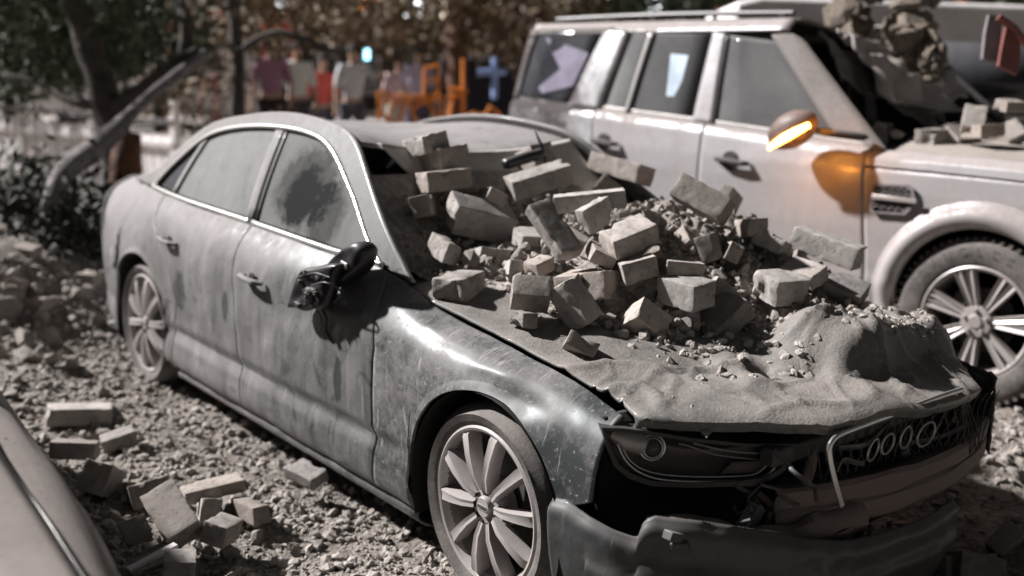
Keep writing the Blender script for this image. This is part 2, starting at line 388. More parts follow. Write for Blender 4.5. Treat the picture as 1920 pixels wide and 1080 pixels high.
# ================================================================== SALOON CAR
# cross-sections of the side: x -> list of (half width, z), bottom to top
def _sec():
    low = [(.845, .17), (.882, .20), (.899, .335), (.901, .382), (.903, .438)]
    S = {}
    S[-3.80] = [(.60, .20), (.66, .24), (.70, .34), (.70, .38), (.71, .44), (.72, .58), (.72, .70), (.71, .80), (.68, .88), (.62, .94), (.54, .975)]
    S[-3.66] = [(.70, .20), (.75, .24), (.775, .34), (.775, .38), (.78, .44), (.79, .58), (.785, .70), (.77, .80), (.74, .88), (.68, .95), (.60, .99)]
    S[-3.40] = [(.80, .19), (.84, .23), (.855, .34), (.85, .38), (.86, .44), (.868, .58), (.862, .70), (.845, .80), (.80, .89), (.74, .96), (.66, 1.01)]
    S[-3.05] = [(.84, .17), (.875, .21), (.893, .34), (.885, .38), (.895, .44), (.902, .58), (.897, .70), (.88, .80), (.845, .89), (.79, .965), (.745, 1.0)]
    S[-2.60] = low+[(.909, .58), (.907, .72), (.897, .80), (.872, .87), (.835, .93), (.785, .985)]
    S[-1.80] = low+[(.911, .58), (.910, .72), (.900, .79), (.878, .86), (.842, .92), (.795, .968)]
    S[-1.10] = low+[(.911, .58), (.910, .71), (.900, .78), (.878, .84), (.845, .895), (.800, .95)]
    S[-.62] = low+[(.909, .58), (.907, .70), (.898, .765), (.876, .82), (.842, .875), (.795, .935)]
    S[-.45] = low+[(.908, .58), (.906, .69), (.896, .75), (.868, .80), (.825, .84), (.758, .862)]
    S[-.10] = [(.845, .17), (.88, .20), (.896, .335), (.898, .382), (.902, .438), (.908, .56), (.903, .66), (.885, .73), (.852, .775), (.805, .80), (.752, .812)]
    S[.20] = [(.84, .17), (.875, .20), (.892, .335), (.89, .382), (.898, .438), (.898, .54), (.888, .63), (.868, .69), (.84, .73), (.80, .76), (.752, .777)]
    S[.46] = [(.83, .17), (.865, .20), (.885, .335), (.884, .382), (.885, .438), (.878, .52), (.866, .59), (.848, .64), (.825, .68), (.80, .705), (.765, .725)]
    xs = sorted(S); return np.array(xs), np.array([S[x] for x in xs])
_SX, _SP = _sec()
def hermite(xs, P, x):
    i = int(np.clip(np.searchsorted(xs, x)-1, 0, len(xs)-2)); h = xs[i+1]-xs[i]; t = min(max((x-xs[i])/h, 0), 1)
    def m(k):
        if k == 0: return (P[1]-P[0])/(xs[1]-xs[0])
        if k == len(xs)-1: return (P[-1]-P[-2])/(xs[-1]-xs[-2])
        a = (P[k]-P[k-1])/(xs[k]-xs[k-1]); b = (P[k+1]-P[k])/(xs[k+1]-xs[k]); return (a+b)/2
    return (2*t**3-3*t*t+1)*P[i]+(t**3-2*t*t+t)*h*m(i)+(-2*t**3+3*t*t)*P[i+1]+(t**3-t*t)*h*m(i+1)
_cache = {}
def section(x):
    k = round(x, 4)
    if k not in _cache:
        Q = hermite(_SX, _SP, x); zs = Q[:, 1]; ys = Q[:, 0]; zz = np.linspace(zs[0], zs[-1], 90)
        a = np.array([hermite(zs, ys, z) for z in zz]); _cache[k] = (zz, a)
    return _cache[k]
def sy(x, z):
    zz, a = section(x); y = float(np.interp(z, zz, a)); k = max(0, min(1, (x+2.5)/.15))*max(0, min(1, (-.30-x)/.25))
    if .30 < z < .425 and k > 0: y -= k*.020*(min(1, (.425-z)/.04) if z > .375 else max(0, 1-(.375-z)/.05))
    return y
def ztop(x): return float(section(x)[0][-1])
WR = .368                                            # wheel-arch radius
def arch_z(x, cx=0, cz=.325, r=WR):
    d = r*r-(x-cx)**2
    return cz+math.sqrt(d) if d > 0 else None
def zlow(x):
    for cx in (0, -2.808):
        if abs(x-cx) < WR: return max(.17, arch_z(x, cx))
        if abs(x-cx) < WR+.012: return .17+(.325-.17)*max(0, 1-(abs(x-cx)-WR)/.012)
    return .17
def dent(x, z):
    d = 0
    if DMG:
        d += .010*nz(x, z, 1, 2.3, 3)+.003*nz(x, z, 4, 9, 2)
        d -= .022*math.exp(-(((x+1.2)/.22)**2+((z-.72)/.10)**2))
        d -= .018*math.exp(-(((x-.12)/.12)**2+((z-.70)/.035)**2))
        d += .012*math.exp(-(((x-.02)/.10)**2+((z-.765)/.02)**2))
        d -= .012*math.exp(-(((x+1.75)/.12)**2+((z-.7)/.16)**2))
    return d
DMG = True; OY = 0.0
def panel(name, xl, xr, zlo, zhi, mat, parent, sgn=-1, nu=60, nv=70, solid=.012, tp=1.25, edge=.0):
    V = []
    for i in range(nu+1):
        for j in range(nv+1):
            t = 1-(1-j/nv)**tp; u = i/nu
            z = zlo(xl(t)+(xr(t)-xl(t))*u)+0
            x = xl(t)+(xr(t)-xl(t))*u; z0 = zlo(x); z1 = zhi(x); z = z0+(z1-z0)*t
            # walk the edge curves by height rather than by fraction
            x = xl(z)+(xr(z)-xl(z))*u; z0 = zlo(x); z1 = zhi(x); z = z0+(z1-z0)*t
            x = xl(z)+(xr(z)-xl(z))*u
            y = sy(x, z)+(dent(x, z) if sgn < 0 else 0)
            for cx in (0, -2.808):                       # rolled lip of the arch
                q = math.hypot(x-cx, z-.325)-WR
                if 0 <= q < .03: y += .006*(1-q/.03)
            V.append((x, y*sgn+OY, z))
    F = []
    for i in range(nu):
        for j in range(nv):
            a = i*(nv+1)+j; q = (a, a+nv+1, a+nv+2, a+1); F.append(q if sgn < 0 else q[::-1])
    return MB().add(V, F).build(name, mat, parent, solid=solid, off=-1, angle=28)
cst = lambda c: (lambda z: c)
def interpf(pts):
    a = np.array(pts); return lambda z: float(np.interp(z, a[:, 0], a[:, 1]))
XA = interpf([(.17, -.60), (.7, -.585), (.86, -.635), (.95, -.665)])        # fender / front door
XB = interpf([(.17, -1.645), (.4, -1.66), (.67, -1.69), (.97, -1.745)])      # front / rear door
XC = interpf([(.17, -2.40), (.36, -2.385), (.52, -2.30), (.62, -2.33), (.72, -2.42), (.80, -2.55), (.88, -2.66), (1.0, -2.74)])   # rear door / quarter
GAP = .005
# glass-house side surface
_RR = smooth_poly([(-3.30, 1.02), (-3.02, 1.10), (-2.62, 1.335), (-2.2, 1.415), (-1.81, 1.44), (-1.43, 1.415), (-1.22, 1.365), (-.98, 1.215), (-.72, 1.05), (-.52, .905)], 80)
def zr(x): return float(np.interp(x, _RR[:, 0], _RR[:, 1]))
def belt(x): return ztop(max(-3.0, min(x, -.63)))
def gy(x, z):
    b = belt(x); t = max(0, (z-b)/(1.42-b)); y0 = sy(min(max(x, -3.0), -.63), b)-.012
    return y0-.195*t**1.12-.02*t*t
def ruled(A, B, n=40, m=6, yo=0.0, sgn=-1, bulge=0, surf=None):
    A = resample(A, n+1); B = resample(B, n+1); V = []; surf = surf or gy
    for i in range(n+1):
        for j in range(m+1):
            t = j/m; x, z = A[i]*(1-t)+B[i]*t
            V.append((x, (surf(x, z)+yo+bulge*math.sin(math.pi*t))*sgn+OY, z))
    F = []
    for i in range(n):
        for j in range(m):
            a = i*(m+1)+j; q = (a, a+m+1, a+m+2, a+1); F.append(q if sgn < 0 else q[::-1])
    return MB().add(V, F)
DLO = smooth_poly([(-2.97, 1.012), (-2.78, 1.15), (-2.56, 1.285), (-2.3, 1.345), (-1.95, 1.372), (-1.6, 1.365), (-1.36, 1.315), (-1.08, 1.17), (-.86, 1.03), (-.715, .952)], 90)
def dlo(x): return float(np.interp(x, DLO[:, 0], DLO[:, 1]))

def xfront(y):
    y = abs(y); return float(np.interp(y, [0, .3, .41, .48, .6, .70, .765], [.895, .885, .86, .80, .69, .58, .47]))
def hoodz(x, y):
    e = float(np.interp(x, [-.6, -.45, -.1, .2, .46, .9], [.885, .865, .815, .78, .735, .70]))
    yy = min(1, abs(y)/.76); z = e+(.055+.02*max(0, .3-x))*(1-yy**2.2)
    z += .02*max(0, min(1, (x-.3)/.4))
    z -= .012*max(0, (x-xfront(y)+.08)/.08)**2
    return z
def sig(t): return 1/(1+math.exp(-max(-30, min(30, t))))
def creases(x, y, s, seed):
    """sharp folds: distance to the borders of warped cells"""
    p = Vector((x*s+.35*noise.noise(Vector((x*s, y*s, seed))), y*s+.35*noise.noise(Vector((y*s, x*s, seed+4))), seed))
    d, _ = noise.voronoi(p); return d[1]-d[0]
def hood_dmg(x, y):
    z = hoodz(x, y)
    z -= .05*math.exp(-(((x+.1)/.35)**2+((y-.05)/.4)**2))
    def g(cx, cy, sx, sy_, a, th=0):
        dx, dy = x-cx, y-cy; c, s = math.cos(th), math.sin(th); p, q = dx*c+dy*s, -dx*s+dy*c
        return a*math.exp(-((p/sx)**2+(q/sy_)**2))
    # right half: pushed up into a ridge that breaks off steeply towards the nose
    fy = sig((y+.07)/.035); xr_ = .68-.12*max(0, y-.15)+.03*noise.noise(Vector((y*6, 0, 3)))
    z += fy*(.125-.03*max(0, min(1, (y-.1)/.3)))*(sig((x-.40)/.055)-1.07*sig((x-xr_)/.014))-fy*(0+.03*max(0, min(1, (x-xr_)/.16)))
    z += g(.47, .02, .08, .11, .05, .4)-g(.63, -.13, .06, .08, .045)
    z += g(.44, -.30, .05, .09, .036, .9)-g(.53, -.24, .03, .07, .03, .6)+g(.60, -.38, .05, .05, .02)-g(.38, -.44, .05, .08, .014)
    f = sig((y-.34)/.06)*sig((.63-x)/.03)
    th = x*.75+y*.9+.10*noise.noise(Vector((x*4, y*4, 9))); tri = abs(((th*7.2) % 1)*2-1)
    z += f*(.028*(tri-.5)+.012*nz(x, y, 2, 7, 3))
    fr = sig((x-.20)/.07)*(.25+.75*sig((xfront(y)-.07-x)/.02))
    r1 = 1-abs(noise.noise(Vector((x*3.4+.3, y*3.0, 5.1))))*2; r2 = 1-abs(noise.noise(Vector((x*7+y*3, y*6, 2.7))))*2
    z += fr*(.022*max(0, r1)**8-.006+.012*max(0, r2)**10+.010*noise.noise(Vector((x*4, y*4, 0))))
    z += .0015*nz(x, y, 7, 30, 2)*fr
    z += .003*nz(x, y, 3, 6, 3)
    return z
def build_hood(parent, mat, fn, name='hood'):
    ya, yb = -.752, .752
    def f(u, v):
        y = ya+(yb-ya)*u; xf = xfront(y); u0 = u; x = -.60+(xf+.60)*min(v/.94, 1)
        z = fn(x, y); ed = max(0, (abs(y)-.735)/.017)
        z -= .006*ed
        if DMG and u < .5: y += (1-u*2)**8*.024*max(0, min(1, (x+.45)/.3))*max(0, min(1, (.50-x)/.1))
        if v > .94: t = (v-.94)/.06; z -= .022*t; x -= .012*t
        return (x, y+OY, z)
    V, F = gridf(f, 190, 170) if DMG else gridf(f, 60, 60)
    return MB().add(V, F).build(name, mat, parent, solid=.012, off=-1, angle=60)

def wheel(parent, cx, sgn, spokes='ten', Rt=.322, Rr=.250, wd=.225, yo=.875, cz=.328, name='wheel', steer=0):
    """tyre, rim with spokes, disc, hub cap; outer face towards sgn*y"""
    root = bpy.data.objects.new(name, None); COL.objects.link(root); root.parent = parent; root.empty_display_size = .1
    root.location = (cx, sgn*yo+OY, cz); root.rotation_euler = (0, 0, steer)
    if sgn > 0: root.rotation_euler = (0, 0, math.pi+steer)
    # local: outer face at -y
    pr = [(Rr-.004, .012), (Rr+.006, 0), (Rr+.02, -.006), ((Rr+Rt)/2+.004, -.014), (Rt-.03, -.006), (Rt-.012, .008), (Rt-.003, .028), (Rt, .05), (Rt, wd-.05), (Rt-.004, wd-.028), (Rt-.03, wd), (Rr, wd-.01)]
    t = MB().lathe(pr, (0, 0, 0), 'y', 96)
    # sipes round the tread shoulder
    for k in range(60 if spokes == 'twin' else 0):
        a = 2*math.pi*k/60; c = (math.cos(a)*(Rt-.006), .028, math.sin(a)*(Rt-.006))
        t.box(c, (.018, .06, .016), Matrix.Rotation(-a, 3, 'Y'))
    t.build('tyre', M['tyre'], root, angle=50)
    # rim: barrel and lip
    pr = [(Rr+.004, .002), (Rr-.004, -.003), (Rr-.012, 0), (Rr-.016, .012), (Rr-.026, .03), (Rr-.034, .10), (Rr-.02, wd-.02), (Rr, wd-.01)]
    rim = MB().lathe(pr, (0, 0, 0), 'y', 96).build('rim', M['rim'], root, angle=50)
    MB().lathe([(Rr-.0165, .014), (Rr-.0275, .032), (Rr-.036, .10), (Rr-.03, wd-.03)], (0, 0, 0), 'y', 72).build('barrel', M['rim_barrel'], root, angle=50)
    N = 10 if spokes == 'ten' else 14
    for k in range(N):
        if spokes == 'ten':
            a = 2*math.pi*(k+.25)/N; w0, w1 = .0115, .0205; r0, r1 = .052, Rr-.010
            prof = [(0, -.004), (.25, -.016), (.6, -.014), (.92, -.004), (1, .006)]
        else:
            a = 2*math.pi*(k//2)/7+(.115 if k % 2 else -.115)+.12; w0, w1 = .015, .022; r0, r1 = .07, Rr-.008
            prof = [(0, .02), (.3, .012), (.7, .004), (.95, 0), (1, .01)]
        V = []; F = []
        for t_, yy in prof:
            r = r0+(r1-r0)*t_; hw = (w0+(w1-w0)*t_**1.2)
            for (cw, dy) in ((-1, .016), (-.8, 0), (0, .003 if spokes == 'ten' else .010), (.8, 0), (1, .016), (.9, .05), (-.9, .05)):
                V.append((r, yy+dy, cw*hw))
        n = 7
        F = [(i*n+q, i*n+(q+1) % n, (i+1)*n+(q+1) % n, (i+1)*n+q) for i in range(len(prof)-1) for q in range(n)]
        ca, sa = math.cos(a), math.sin(a)
        off_ = 0 if spokes == 'ten' else 0
        V = [(x*ca-z*sa, y, x*sa+z*ca) for x, y, z in V]
        MB().add(V, F).build('spoke', M['rim'], root, angle=25)
    hub = MB().lathe([(0, -.006 if spokes == 'ten' else .004), (.03, -.006 if spokes == 'ten' else .004), (.034, 0 if spokes == 'ten' else .008), (.036, .012), (.075, .016), (.08, .03), (.078, .07), (0, .07)], (0, 0, 0), 'y', 40).build('hub', M['rim'], root, angle=30)
    for k in range(5 if spokes == 'twin' else 0):
        a = 2*math.pi*(k+.3)/5; c = (.056*math.cos(a), .004, .056*math.sin(a))
        MB().lathe([(0, -.006), (.008, -.006), (.011, -.002), (.011, .016)], c, 'y', 12).build('wheel_nut', M['rim'], root, angle=30)
    if spokes == 'ten':
        e = MB()
        for k in range(4): e.torus((-.0165+.011*k, -.008, 0), .0075, .0075, .0013, (1, 0, 0), (0, 0, 1), 20, 6)
        e.build('emblem', M['chrome_dull'], root)
    MB().lathe([(0, .085), (.155, .085), (.158, .09), (.158, .11), (0, .11)], (0, 0, 0), 'y', 48).build('brake_disc', M['iron'], root, angle=30)
    MB().box((-.11, .085, .06), (.07, .05, .13)).build('brake_caliper', M['iron'], root, bevel=.01)
    return root

def common_body(root, near_paint, front_paint, quarter=True):
    """panels both sides, roof, trunk, glass"""
    hz = lambda x: ztop(x)
    for s in (-1, 1):
        # front wing split in one piece that wraps over the shoulder
        fl = cst(0.0)
        xr_ = cst(.455)
        panel('front_wing', lambda z: XA(z)+GAP, xr_, (lambda x: max(zlow(x), .455+.5*(x-.36)) if x > .345 and DMG else zlow(x)), hz, front_paint, root, s, 90, 70)
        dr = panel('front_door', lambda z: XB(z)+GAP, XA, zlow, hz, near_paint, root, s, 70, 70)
        dr2 = panel('rear_door', lambda z: XC(z)+GAP, XB, lambda x: max(zlow(x), .17), hz, near_paint, root, s, 70, 70)
        panel('rear_quarter', cst(-3.78), XC, zlow, hz, near_paint, root, s, 90, 70)
        for d, hx, hzz in ((dr2, -2.38, .815), (dr, -1.50, .785)):
            y = sy(hx, hzz)
            MB().lathe([(0, -.003), (.026, -.003), (.03, .002)], (hx-.015, s*(y+.004)+OY, hzz-.004), 'y', 20, sy=-s).build('handle_recess', M['dark'], d)
            pts = [(hx-.075, s*(y+.008)+OY, hzz+.004), (hx-.06, s*(y+.034)+OY, hzz+.006), (hx, s*(y+.042)+OY, hzz+.004), (hx+.06, s*(y+.034)+OY, hzz), (hx+.085, s*(y+.008)+OY, hzz-.004)]
            MB().tube(pts, [.012, .015, .013, .015, .012], 10, flat=.8).build('door_handle', near_paint, d)
        # glass house
        rail = [p for p in _RR if p[0] < -.60]
        up = [(p[0], p[1]+.004) for p in DLO]
        up2 = [(-3.02, 1.005)]+up+[(-.67, .945)]
        MBr = ruled(up2, [(-3.28, 1.015)]+[tuple(p) for p in _RR if -3.25 < p[0] < -.56]+[(-.545, .925)], 90, 8, 0, s)
        MBr.build('roof_rail', near_paint, root, solid=.02, angle=50)
        # bright trims
        ty = .008
        b = ruled([(p[0], p[1]-.006) for p in DLO], [(p[0], p[1]+.014) for p in DLO], 90, 2, .006, s, .003); b.build('window_surround', M['chrome'], root, solid=.006, angle=60)
        bp = [(x, belt(x)+.002) for x in np.linspace(-2.98, -1.765, 30)]
        ruled(bp, [(x, z+.022) for x, z in bp], 30, 3, .012, s, .006).build('belt_trim', M['chrome'], dr2, solid=.006, angle=60)
        bp = [(x, belt(x)+.002) for x in np.linspace(-1.745, -.70, 30)]
        ruled(bp, [(x, z+.022) for x, z in bp], 30, 3, .012, s, .006).build('belt_trim', M['chrome'], dr, solid=.006, angle=60)
        # glass: quarter light, rear door, front door
        def xs(a, b, n): return np.linspace(a, b, n)
        lo = lambda x: belt(x)+.02
        def gl(a0, a1, b0, b1, n=24): # bottom from a0..a1, top b0..b1
            return [(x, lo(x)) for x in xs(a0, a1, n)], [(x, dlo(x)) for x in xs(b0, b1, n)]
        A, B = gl(-2.93, -2.70, -2.93, -2.585); ruled(A, B, 12, 6, -.016, s).build('quarter_window', M['glass_dark'], root)
        A, B = gl(-2.66, -1.83, -2.535, -1.885); ruled(A, B, 24, 10, -.014, s).build('rear_window', M['glass_rear'], dr2)
        A, B = gl(-1.74, -.72, -1.80, -.72); ruled(A, B, 30, 10, -.014, s).build('front_window', M['glass_front'], dr)
        A, B = gl(-2.70, -2.655, -2.585, -2.53, 4); ruled(A, B, 3, 8, -.004, s).build('window_divider', near_paint, dr2, solid=.012)
        A, B = gl(-1.835, -1.765, -1.895, -1.822, 4); ruled(A, B, 3, 8, -.002, s).build('pillar', near_paint, dr2, solid=.012)
        A, B = gl(-1.760, -1.735, -1.818, -1.795, 4); ruled(A, B, 3, 8, -.006, s).build('window_seal', M['black_clean'], dr, solid=.008)
        # sill under the doors
        V, F = gridf(lambda u, v: (-2.42+2.05*u, s*(.845+.025*math.sin(v*math.pi)*.8-.06*v*v)+OY, .185-.075*v), 40, 8, s > 0)
        MB().add(V, F).build('sill', near_paint, root, solid=.01)
        # wheel housings
        for cx in (0, -2.808):
            V, F = gridf(lambda u, v: (cx+(WR-.003)*math.cos(math.pi*(1.12-1.24*u)), s*(.895-.34*v)+OY, .325+(WR-.003)*math.sin(math.pi*(1.12-1.24*u))), 30, 4)
            MB().add(V, F).build('wheel_housing', M['dark'], root)
            V, F = gridf(lambda u, v: (cx-.42+.84*u, s*.56+OY, .1+.62*v), 2, 2); MB().add(V, F).build('inner_wall', M['dark'], root)
    # roof, rear glass, boot lid
    def roof(x0, x1):
        def f(u, v):
            x = x0+(x1-x0)*u; q = (v*2-1); z = zr(x); y = (gy(x, z)-.004)*q; h_ = min(1, max(0, (x+1.75)/.5)) if DMG else 1; cr = (.055 if not DMG else -.085*min(1, max(0, (x+2.45)/.35)))*(1-q*q)-.018*q**8-(.02*max(0, q) if DMG else 0)+(.010*nz(x, q, 4, 4, 3)*(1-q*q) if DMG else 0)
            return (x-.06*0, y+OY, z+cr-.002)
        return f
    V, F = gridf(roof(-2.56, -1.22), 50, 30, False); MB().add(V, F).build('roof', near_paint, root, solid=.012, off=-1, angle=60)
    V, F = gridf(roof(-3.22, -2.575), 20, 30, False); MB().add(V, F).build('rear_windscreen', M['glass_rear'], root, solid=.005, angle=60)
    def boot(u, v):
        x = -3.24-.56*u; q = v*2-1; zt = ztop(x); y = (sy(x, zt)+.0)*q
        return (x+.03*q*q*u, y+OY, zt+.035*(1-q*q)+.012*math.sin(math.pi*u)*0)
    V, F = gridf(boot, 24, 24, True); MB().add(V, F).build('boot_lid', near_paint, root, solid=.012, off=-1, angle=60)
    def tail(u, v):
        q = u*2-1; z = .2+.775*v; y = (sy(-3.78, z)+.002)*q; x = -3.80-.07*(1-q*q)-.04*math.sin(v*2.6); return (x, y+OY, z)
    V, F = gridf(tail, 24, 20); MB().add(V, F).build('rear_bumper', near_paint, root, solid=.012, angle=60)
    V, F = gridf(lambda u, v: (-3.7+4.25*u, (-.80+1.6*v)+OY, .15), 4, 4); MB().add(V, F).build('floor_pan', M['dark'], root)
    for (a, b_, z0) in ((-.62, -.60, .15), ):
        V, F = gridf(lambda u, v: (-.60, (-.80+1.6*u)+OY, .15+.72*v), 4, 4); MB().add(V, F).build('bulkhead', M['dark'], root)
    V, F = gridf(lambda u, v: (-2.62, (-.62+1.24*u)+OY, .15+.80*v), 4, 4); MB().add(V, F).build('rear_bulkhead', M['dark'], root)
    # seats and dashboard seen through the glass
    for yy in (-.36, .36):
        m = MB(); m.box((-1.62, yy+OY, .48), (.50, .50, .16)); m.box((-1.90, yy+OY, .80), (.14, .48, .62), Matrix.Rotation(R(-14), 3, 'Y')); m.box((-1.99, yy+OY, 1.18), (.09, .24, .17), Matrix.Rotation(R(-14), 3, 'Y'))
        m.build('front_seat', M['black_clean'], root, bevel=.04)
    m = MB(); m.box((-2.38, OY, .48), (.45, 1.2, .18)); m.box((-2.60, OY, .80), (.12, 1.2, .55), Matrix.Rotation(R(-18), 3, 'Y')); m.build('rear_seat', M['black_clean'], root, bevel=.04)
    V, F = gridf(lambda u, v: (-.62-.42*v, -.68+1.36*u+OY, .90-.12*v*v+.02*math.sin(3.14*u)), 16, 8); MB().add(V, F).build('dashboard', M['black'], root, solid=.05)

# ---- the crushed car
car = empty('saloon_car', (0, 0, 0), 'dust-covered dark grey saloon car with its crushed bonnet buried under fallen blocks', 'car')
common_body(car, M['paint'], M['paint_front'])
build_hood(car, M['paint_hood'], hood_dmg)
for cx, st in ((0, R(-1.5)), (-2.808, 0)):
    for s in (-1, 1): wheel(car, cx, s, steer=st if cx == 0 else 0)
# caved-in dusty windscreen, torn off the near pillar
def wsf(u, v):
    yt = -.50+.34*math.sin(math.pi*min(1, v*1.15))*(1-u)**1.5+1.04*u; x0, z0 = -1.22, zr(-1.22)-.06*(1-(yt/.6)**2)+.0
    x1, z1 = -.58, .93; yb = -.52+.34*math.sin(math.pi*min(1, v*1.15))*(1-u)**1.5+1.16*u
    x = x0+(x1-x0)*v; z = z0+(z1-z0)*v; y = yt+(yb-yt)*v
    sag = .19*math.sin(math.pi*min(1, v*1.1))*(1-.7*u**2)+.05*(1-u)**3*v
    z += -sag+.012*nz(x, y, 1, 5, 3)*min(1, v*6)-.014*abs(noise.noise(Vector((x*9, y*9, 2))))*min(1, v*5)
    return (x, y, z)
V, F = gridf(wsf, 60, 50)
MB().add(V, F).build('windscreen', dusty('crazed_glass', (.2, .2, .2), 0, .3, side=.8, top=.3, scale=5, var=.35, dust=(.58, .55, .52)), car, solid=.006, angle=30)
for s in (1,):
    pass
m = MB(); c = at(868, 258, 1, 0.02)
m.box((-1.02, .10, 1.29), (.05, .22, .045), Matrix.Rotation(R(12), 3, 'X')); m.build('rear_view_mirror', M['black_clean'], car, bevel=.015)
m = MB(); m.tube([(-.99, .20, 1.26), (-1.04, .22, 1.33), (-1.08, .21, 1.40)], [.004, .010, .003], 6); m.build('torn_seal', M['black_clean'], car)

# ---- broken door mirror hanging from the front door: shell, arm, motor, wires
def mp(u, v, y): return at(u, v, 1, y)
def slab(pts, y0, y1, name, mat, bev=.006, wob=.012):
    """irregular solid whose outline is given in the plane of the door, y0 near face, y1 far face"""
    c = mp(sum(p[0] for p in pts)/len(pts), sum(p[1] for p in pts)/len(pts), (y0+y1)/2); Q = []
    for i, p in enumerate(pts):
        q = pts[(i+1) % len(pts)]
        for t in (0, .5): Q.append((p[0]+(q[0]-p[0])*t, p[1]+(q[1]-p[1])*t))
    n = len(Q); rings = []
    for k, (t, sh) in enumerate(((0, .72), (.12, .93), (.4, 1), (.75, .98), (1, .80))):
        R_ = []
        for i, q in enumerate(Q):
            P = mp(q[0], q[1], y0+(y1-y0)*.35); P = c+(P-c)*sh; P.y = y0+(y1-y0)*t+wob*noise.noise(Vector((i*.7, k, y0*9)))
            R_.append(tuple(P))
        rings.append(R_)
    V = [p for r in rings for p in r]; m = len(rings); ctr = Vector(np.mean(rings[0], axis=0))+Vector((0, .018, 0)); V += [tuple(ctr), tuple(np.mean(rings[-1], axis=0))]
    F = [(k*n+i, (k+1)*n+i, (k+1)*n+(i+1) % n, k*n+(i+1) % n) for k in range(m-1) for i in range(n)]
    F += [(m*n, i, (i+1) % n) for i in range(n)]+[(m*n+1, (m-1)*n+(i+1) % n, (m-1)*n+i) for i in range(n)]
    return MB().add(V, F).build(name, mat, car, angle=75, sub=1)
slab([(538, 579), (552, 545), (566, 502), (592, 499), (612, 494), (640, 492), (628, 520), (622, 548), (612, 576), (600, 584), (590, 574), (572, 586), (556, 577)], -.985, -.912, 'mirror_shell', M['black_clean'])
slab([(606, 512), (632, 482), (658, 457), (680, 450), (690, 466), (686, 500), (664, 520), (640, 536), (620, 544)], -.935, -.835, 'mirror_arm', M['black_clean'])
c = mp(577, 553, -.987)
mo = MB(); mo.lathe([(0, -.012), (.010, -.014), (.014, -.006), (.024, -.006), (.028, 0), (.028, .03)], c, 'y', 24); mo.torus((c[0], c[1]-.008, c[2]), .020, .020, .0025, (1, 0, 0), (0, 0, 1))
for k in range(3):
    a = R(20+120*k); mo.box((c[0]+.017*math.cos(a), c[1]-.008, c[2]+.017*math.sin(a)), (.024, .006, .005), Matrix.Rotation(-a, 3, 'Y'))
mo.build('mirror_motor', M['black'], car, angle=30)
for pts, r in (([mp(600, 574, -.96), mp(612, 595, -.94), mp(612, 620, -.93), mp(626, 645, -.915)], .0035), ([mp(590, 574, -.96), mp(600, 592, -.94), mp(604, 612, -.92)], .0025), ([mp(585, 535, -.985), mp(612, 530, -.995), mp(640, 548, -.95), mp(622, 570, -.93)], .004), ([mp(560, 520, -.98), mp(590, 512, -.995), mp(618, 520, -.98)], .003)):
    MB().tube([Vector(p) for p in smooth_poly([tuple(p) for p in pts], 20)], r, 6).build('mirror_wire', M['black_clean'], car)
rr = random.Random(11)
for k in range(7):
    u, v = rr.uniform(555, 625), rr.uniform(510, 572); m = MB(); m.box(mp(u, v, -.988), (rr.uniform(.008, .03), .014, rr.uniform(.006, .02)), Matrix.Rotation(rr.uniform(-1, 1), 3, 'Y')); m.build('mirror_clip', M['black'], car, bevel=.002)
m = MB(); p = mp(645, 497, -.938); m.box(p, (.042, .008, .024), Matrix.Rotation(R(8), 3, 'Y')); m.build('mirror_bracket', M['rim'], car, bevel=.004)

# ---- headlamp: housing, bowl, projector, bright strips
PA = Vector((.455, -.865, .64)); PB = Vector((.765, -.42, .64)); PD = (PB-PA).normalized(); PN = Vector((PD.y, -PD.x, 0)).normalized()
if PN.y > 0: PN = -PN
PN = (PN+Vector((0, 0, .12))).normalized()
def hl(u, v, inn=0.0):
    o, d = ray(u, v); p0 = PA-PN*inn; t = (p0-o).dot(PN)/d.dot(PN); return o+d*t
OUT = [(1128, 802), (1165, 803), (1215, 808), (1300, 822), (1400, 832), (1500, 832), (1492, 858), (1470, 884), (1440, 903), (1380, 912), (1300, 915), (1222, 912), (1180, 898), (1152, 876), (1138, 840)]
outp = [hl(*q) for q in OUT]; inp = [hl(*q) for q in [(1137, 808), (1168, 810), (1215, 815), (1300, 829), (1400, 838), (1489, 839), (1482, 858), (1462, 879), (1436, 895), (1380, 903), (1300, 906), (1226, 903), (1187, 890), (1160, 870), (1146, 842)]]
n = len(OUT)
m = MB(); bk = [p-PN*.15 for p in inp]
m.add([tuple(p) for p in outp]+[tuple(p) for p in inp]+[tuple(p-PN*.05) for p in inp], [(i, (i+1) % n, n+(i+1) % n, n+i) for i in range(n)]+[(n+i, n+(i+1) % n, 2*n+(i+1) % n, 2*n+i) for i in range(n)])
m.add([tuple(p) for p in outp]+[tuple(p-PN*.16) for p in outp], [(i, n+i, n+(i+1) % n, (i+1) % n) for i in range(n)])
hlo = m.build('headlamp', M['black_clean'], car, angle=30)
m = MB(); cc = sum(inp, Vector())/n-PN*.075
m.add([tuple(p-PN*.05) for p in inp]+[tuple((p-PN*.07)*.35+(cc)*.65) for p in inp]+[tuple(cc)], [(i, (i+1) % n, n+(i+1) % n, n+i) for i in range(n)]+[(n+i, n+(i+1) % n, 2*n) for i in range(n)])
m.build('lamp_bowl', M['lamp_bowl'], hlo, angle=40)
c = hl(1222, 838, .045); ax = PN
m = MB(); m.tube([hl(1143, 812, .03), hl(1165, 822, .04), c-PN*.03], [.012, .03, .038], 20); m.build('lamp_reflector', M['rim'], hlo)
def ringat(c, r, rr, dd=0): 
    a = ax.orthogonal().normalized(); b = ax.cross(a); return MB().torus(c+ax*dd, r, r, rr, a, b, 36, 8)
ringat(c, .034, .0045, .004).build('projector_ring', M['chrome_dull'], hlo)
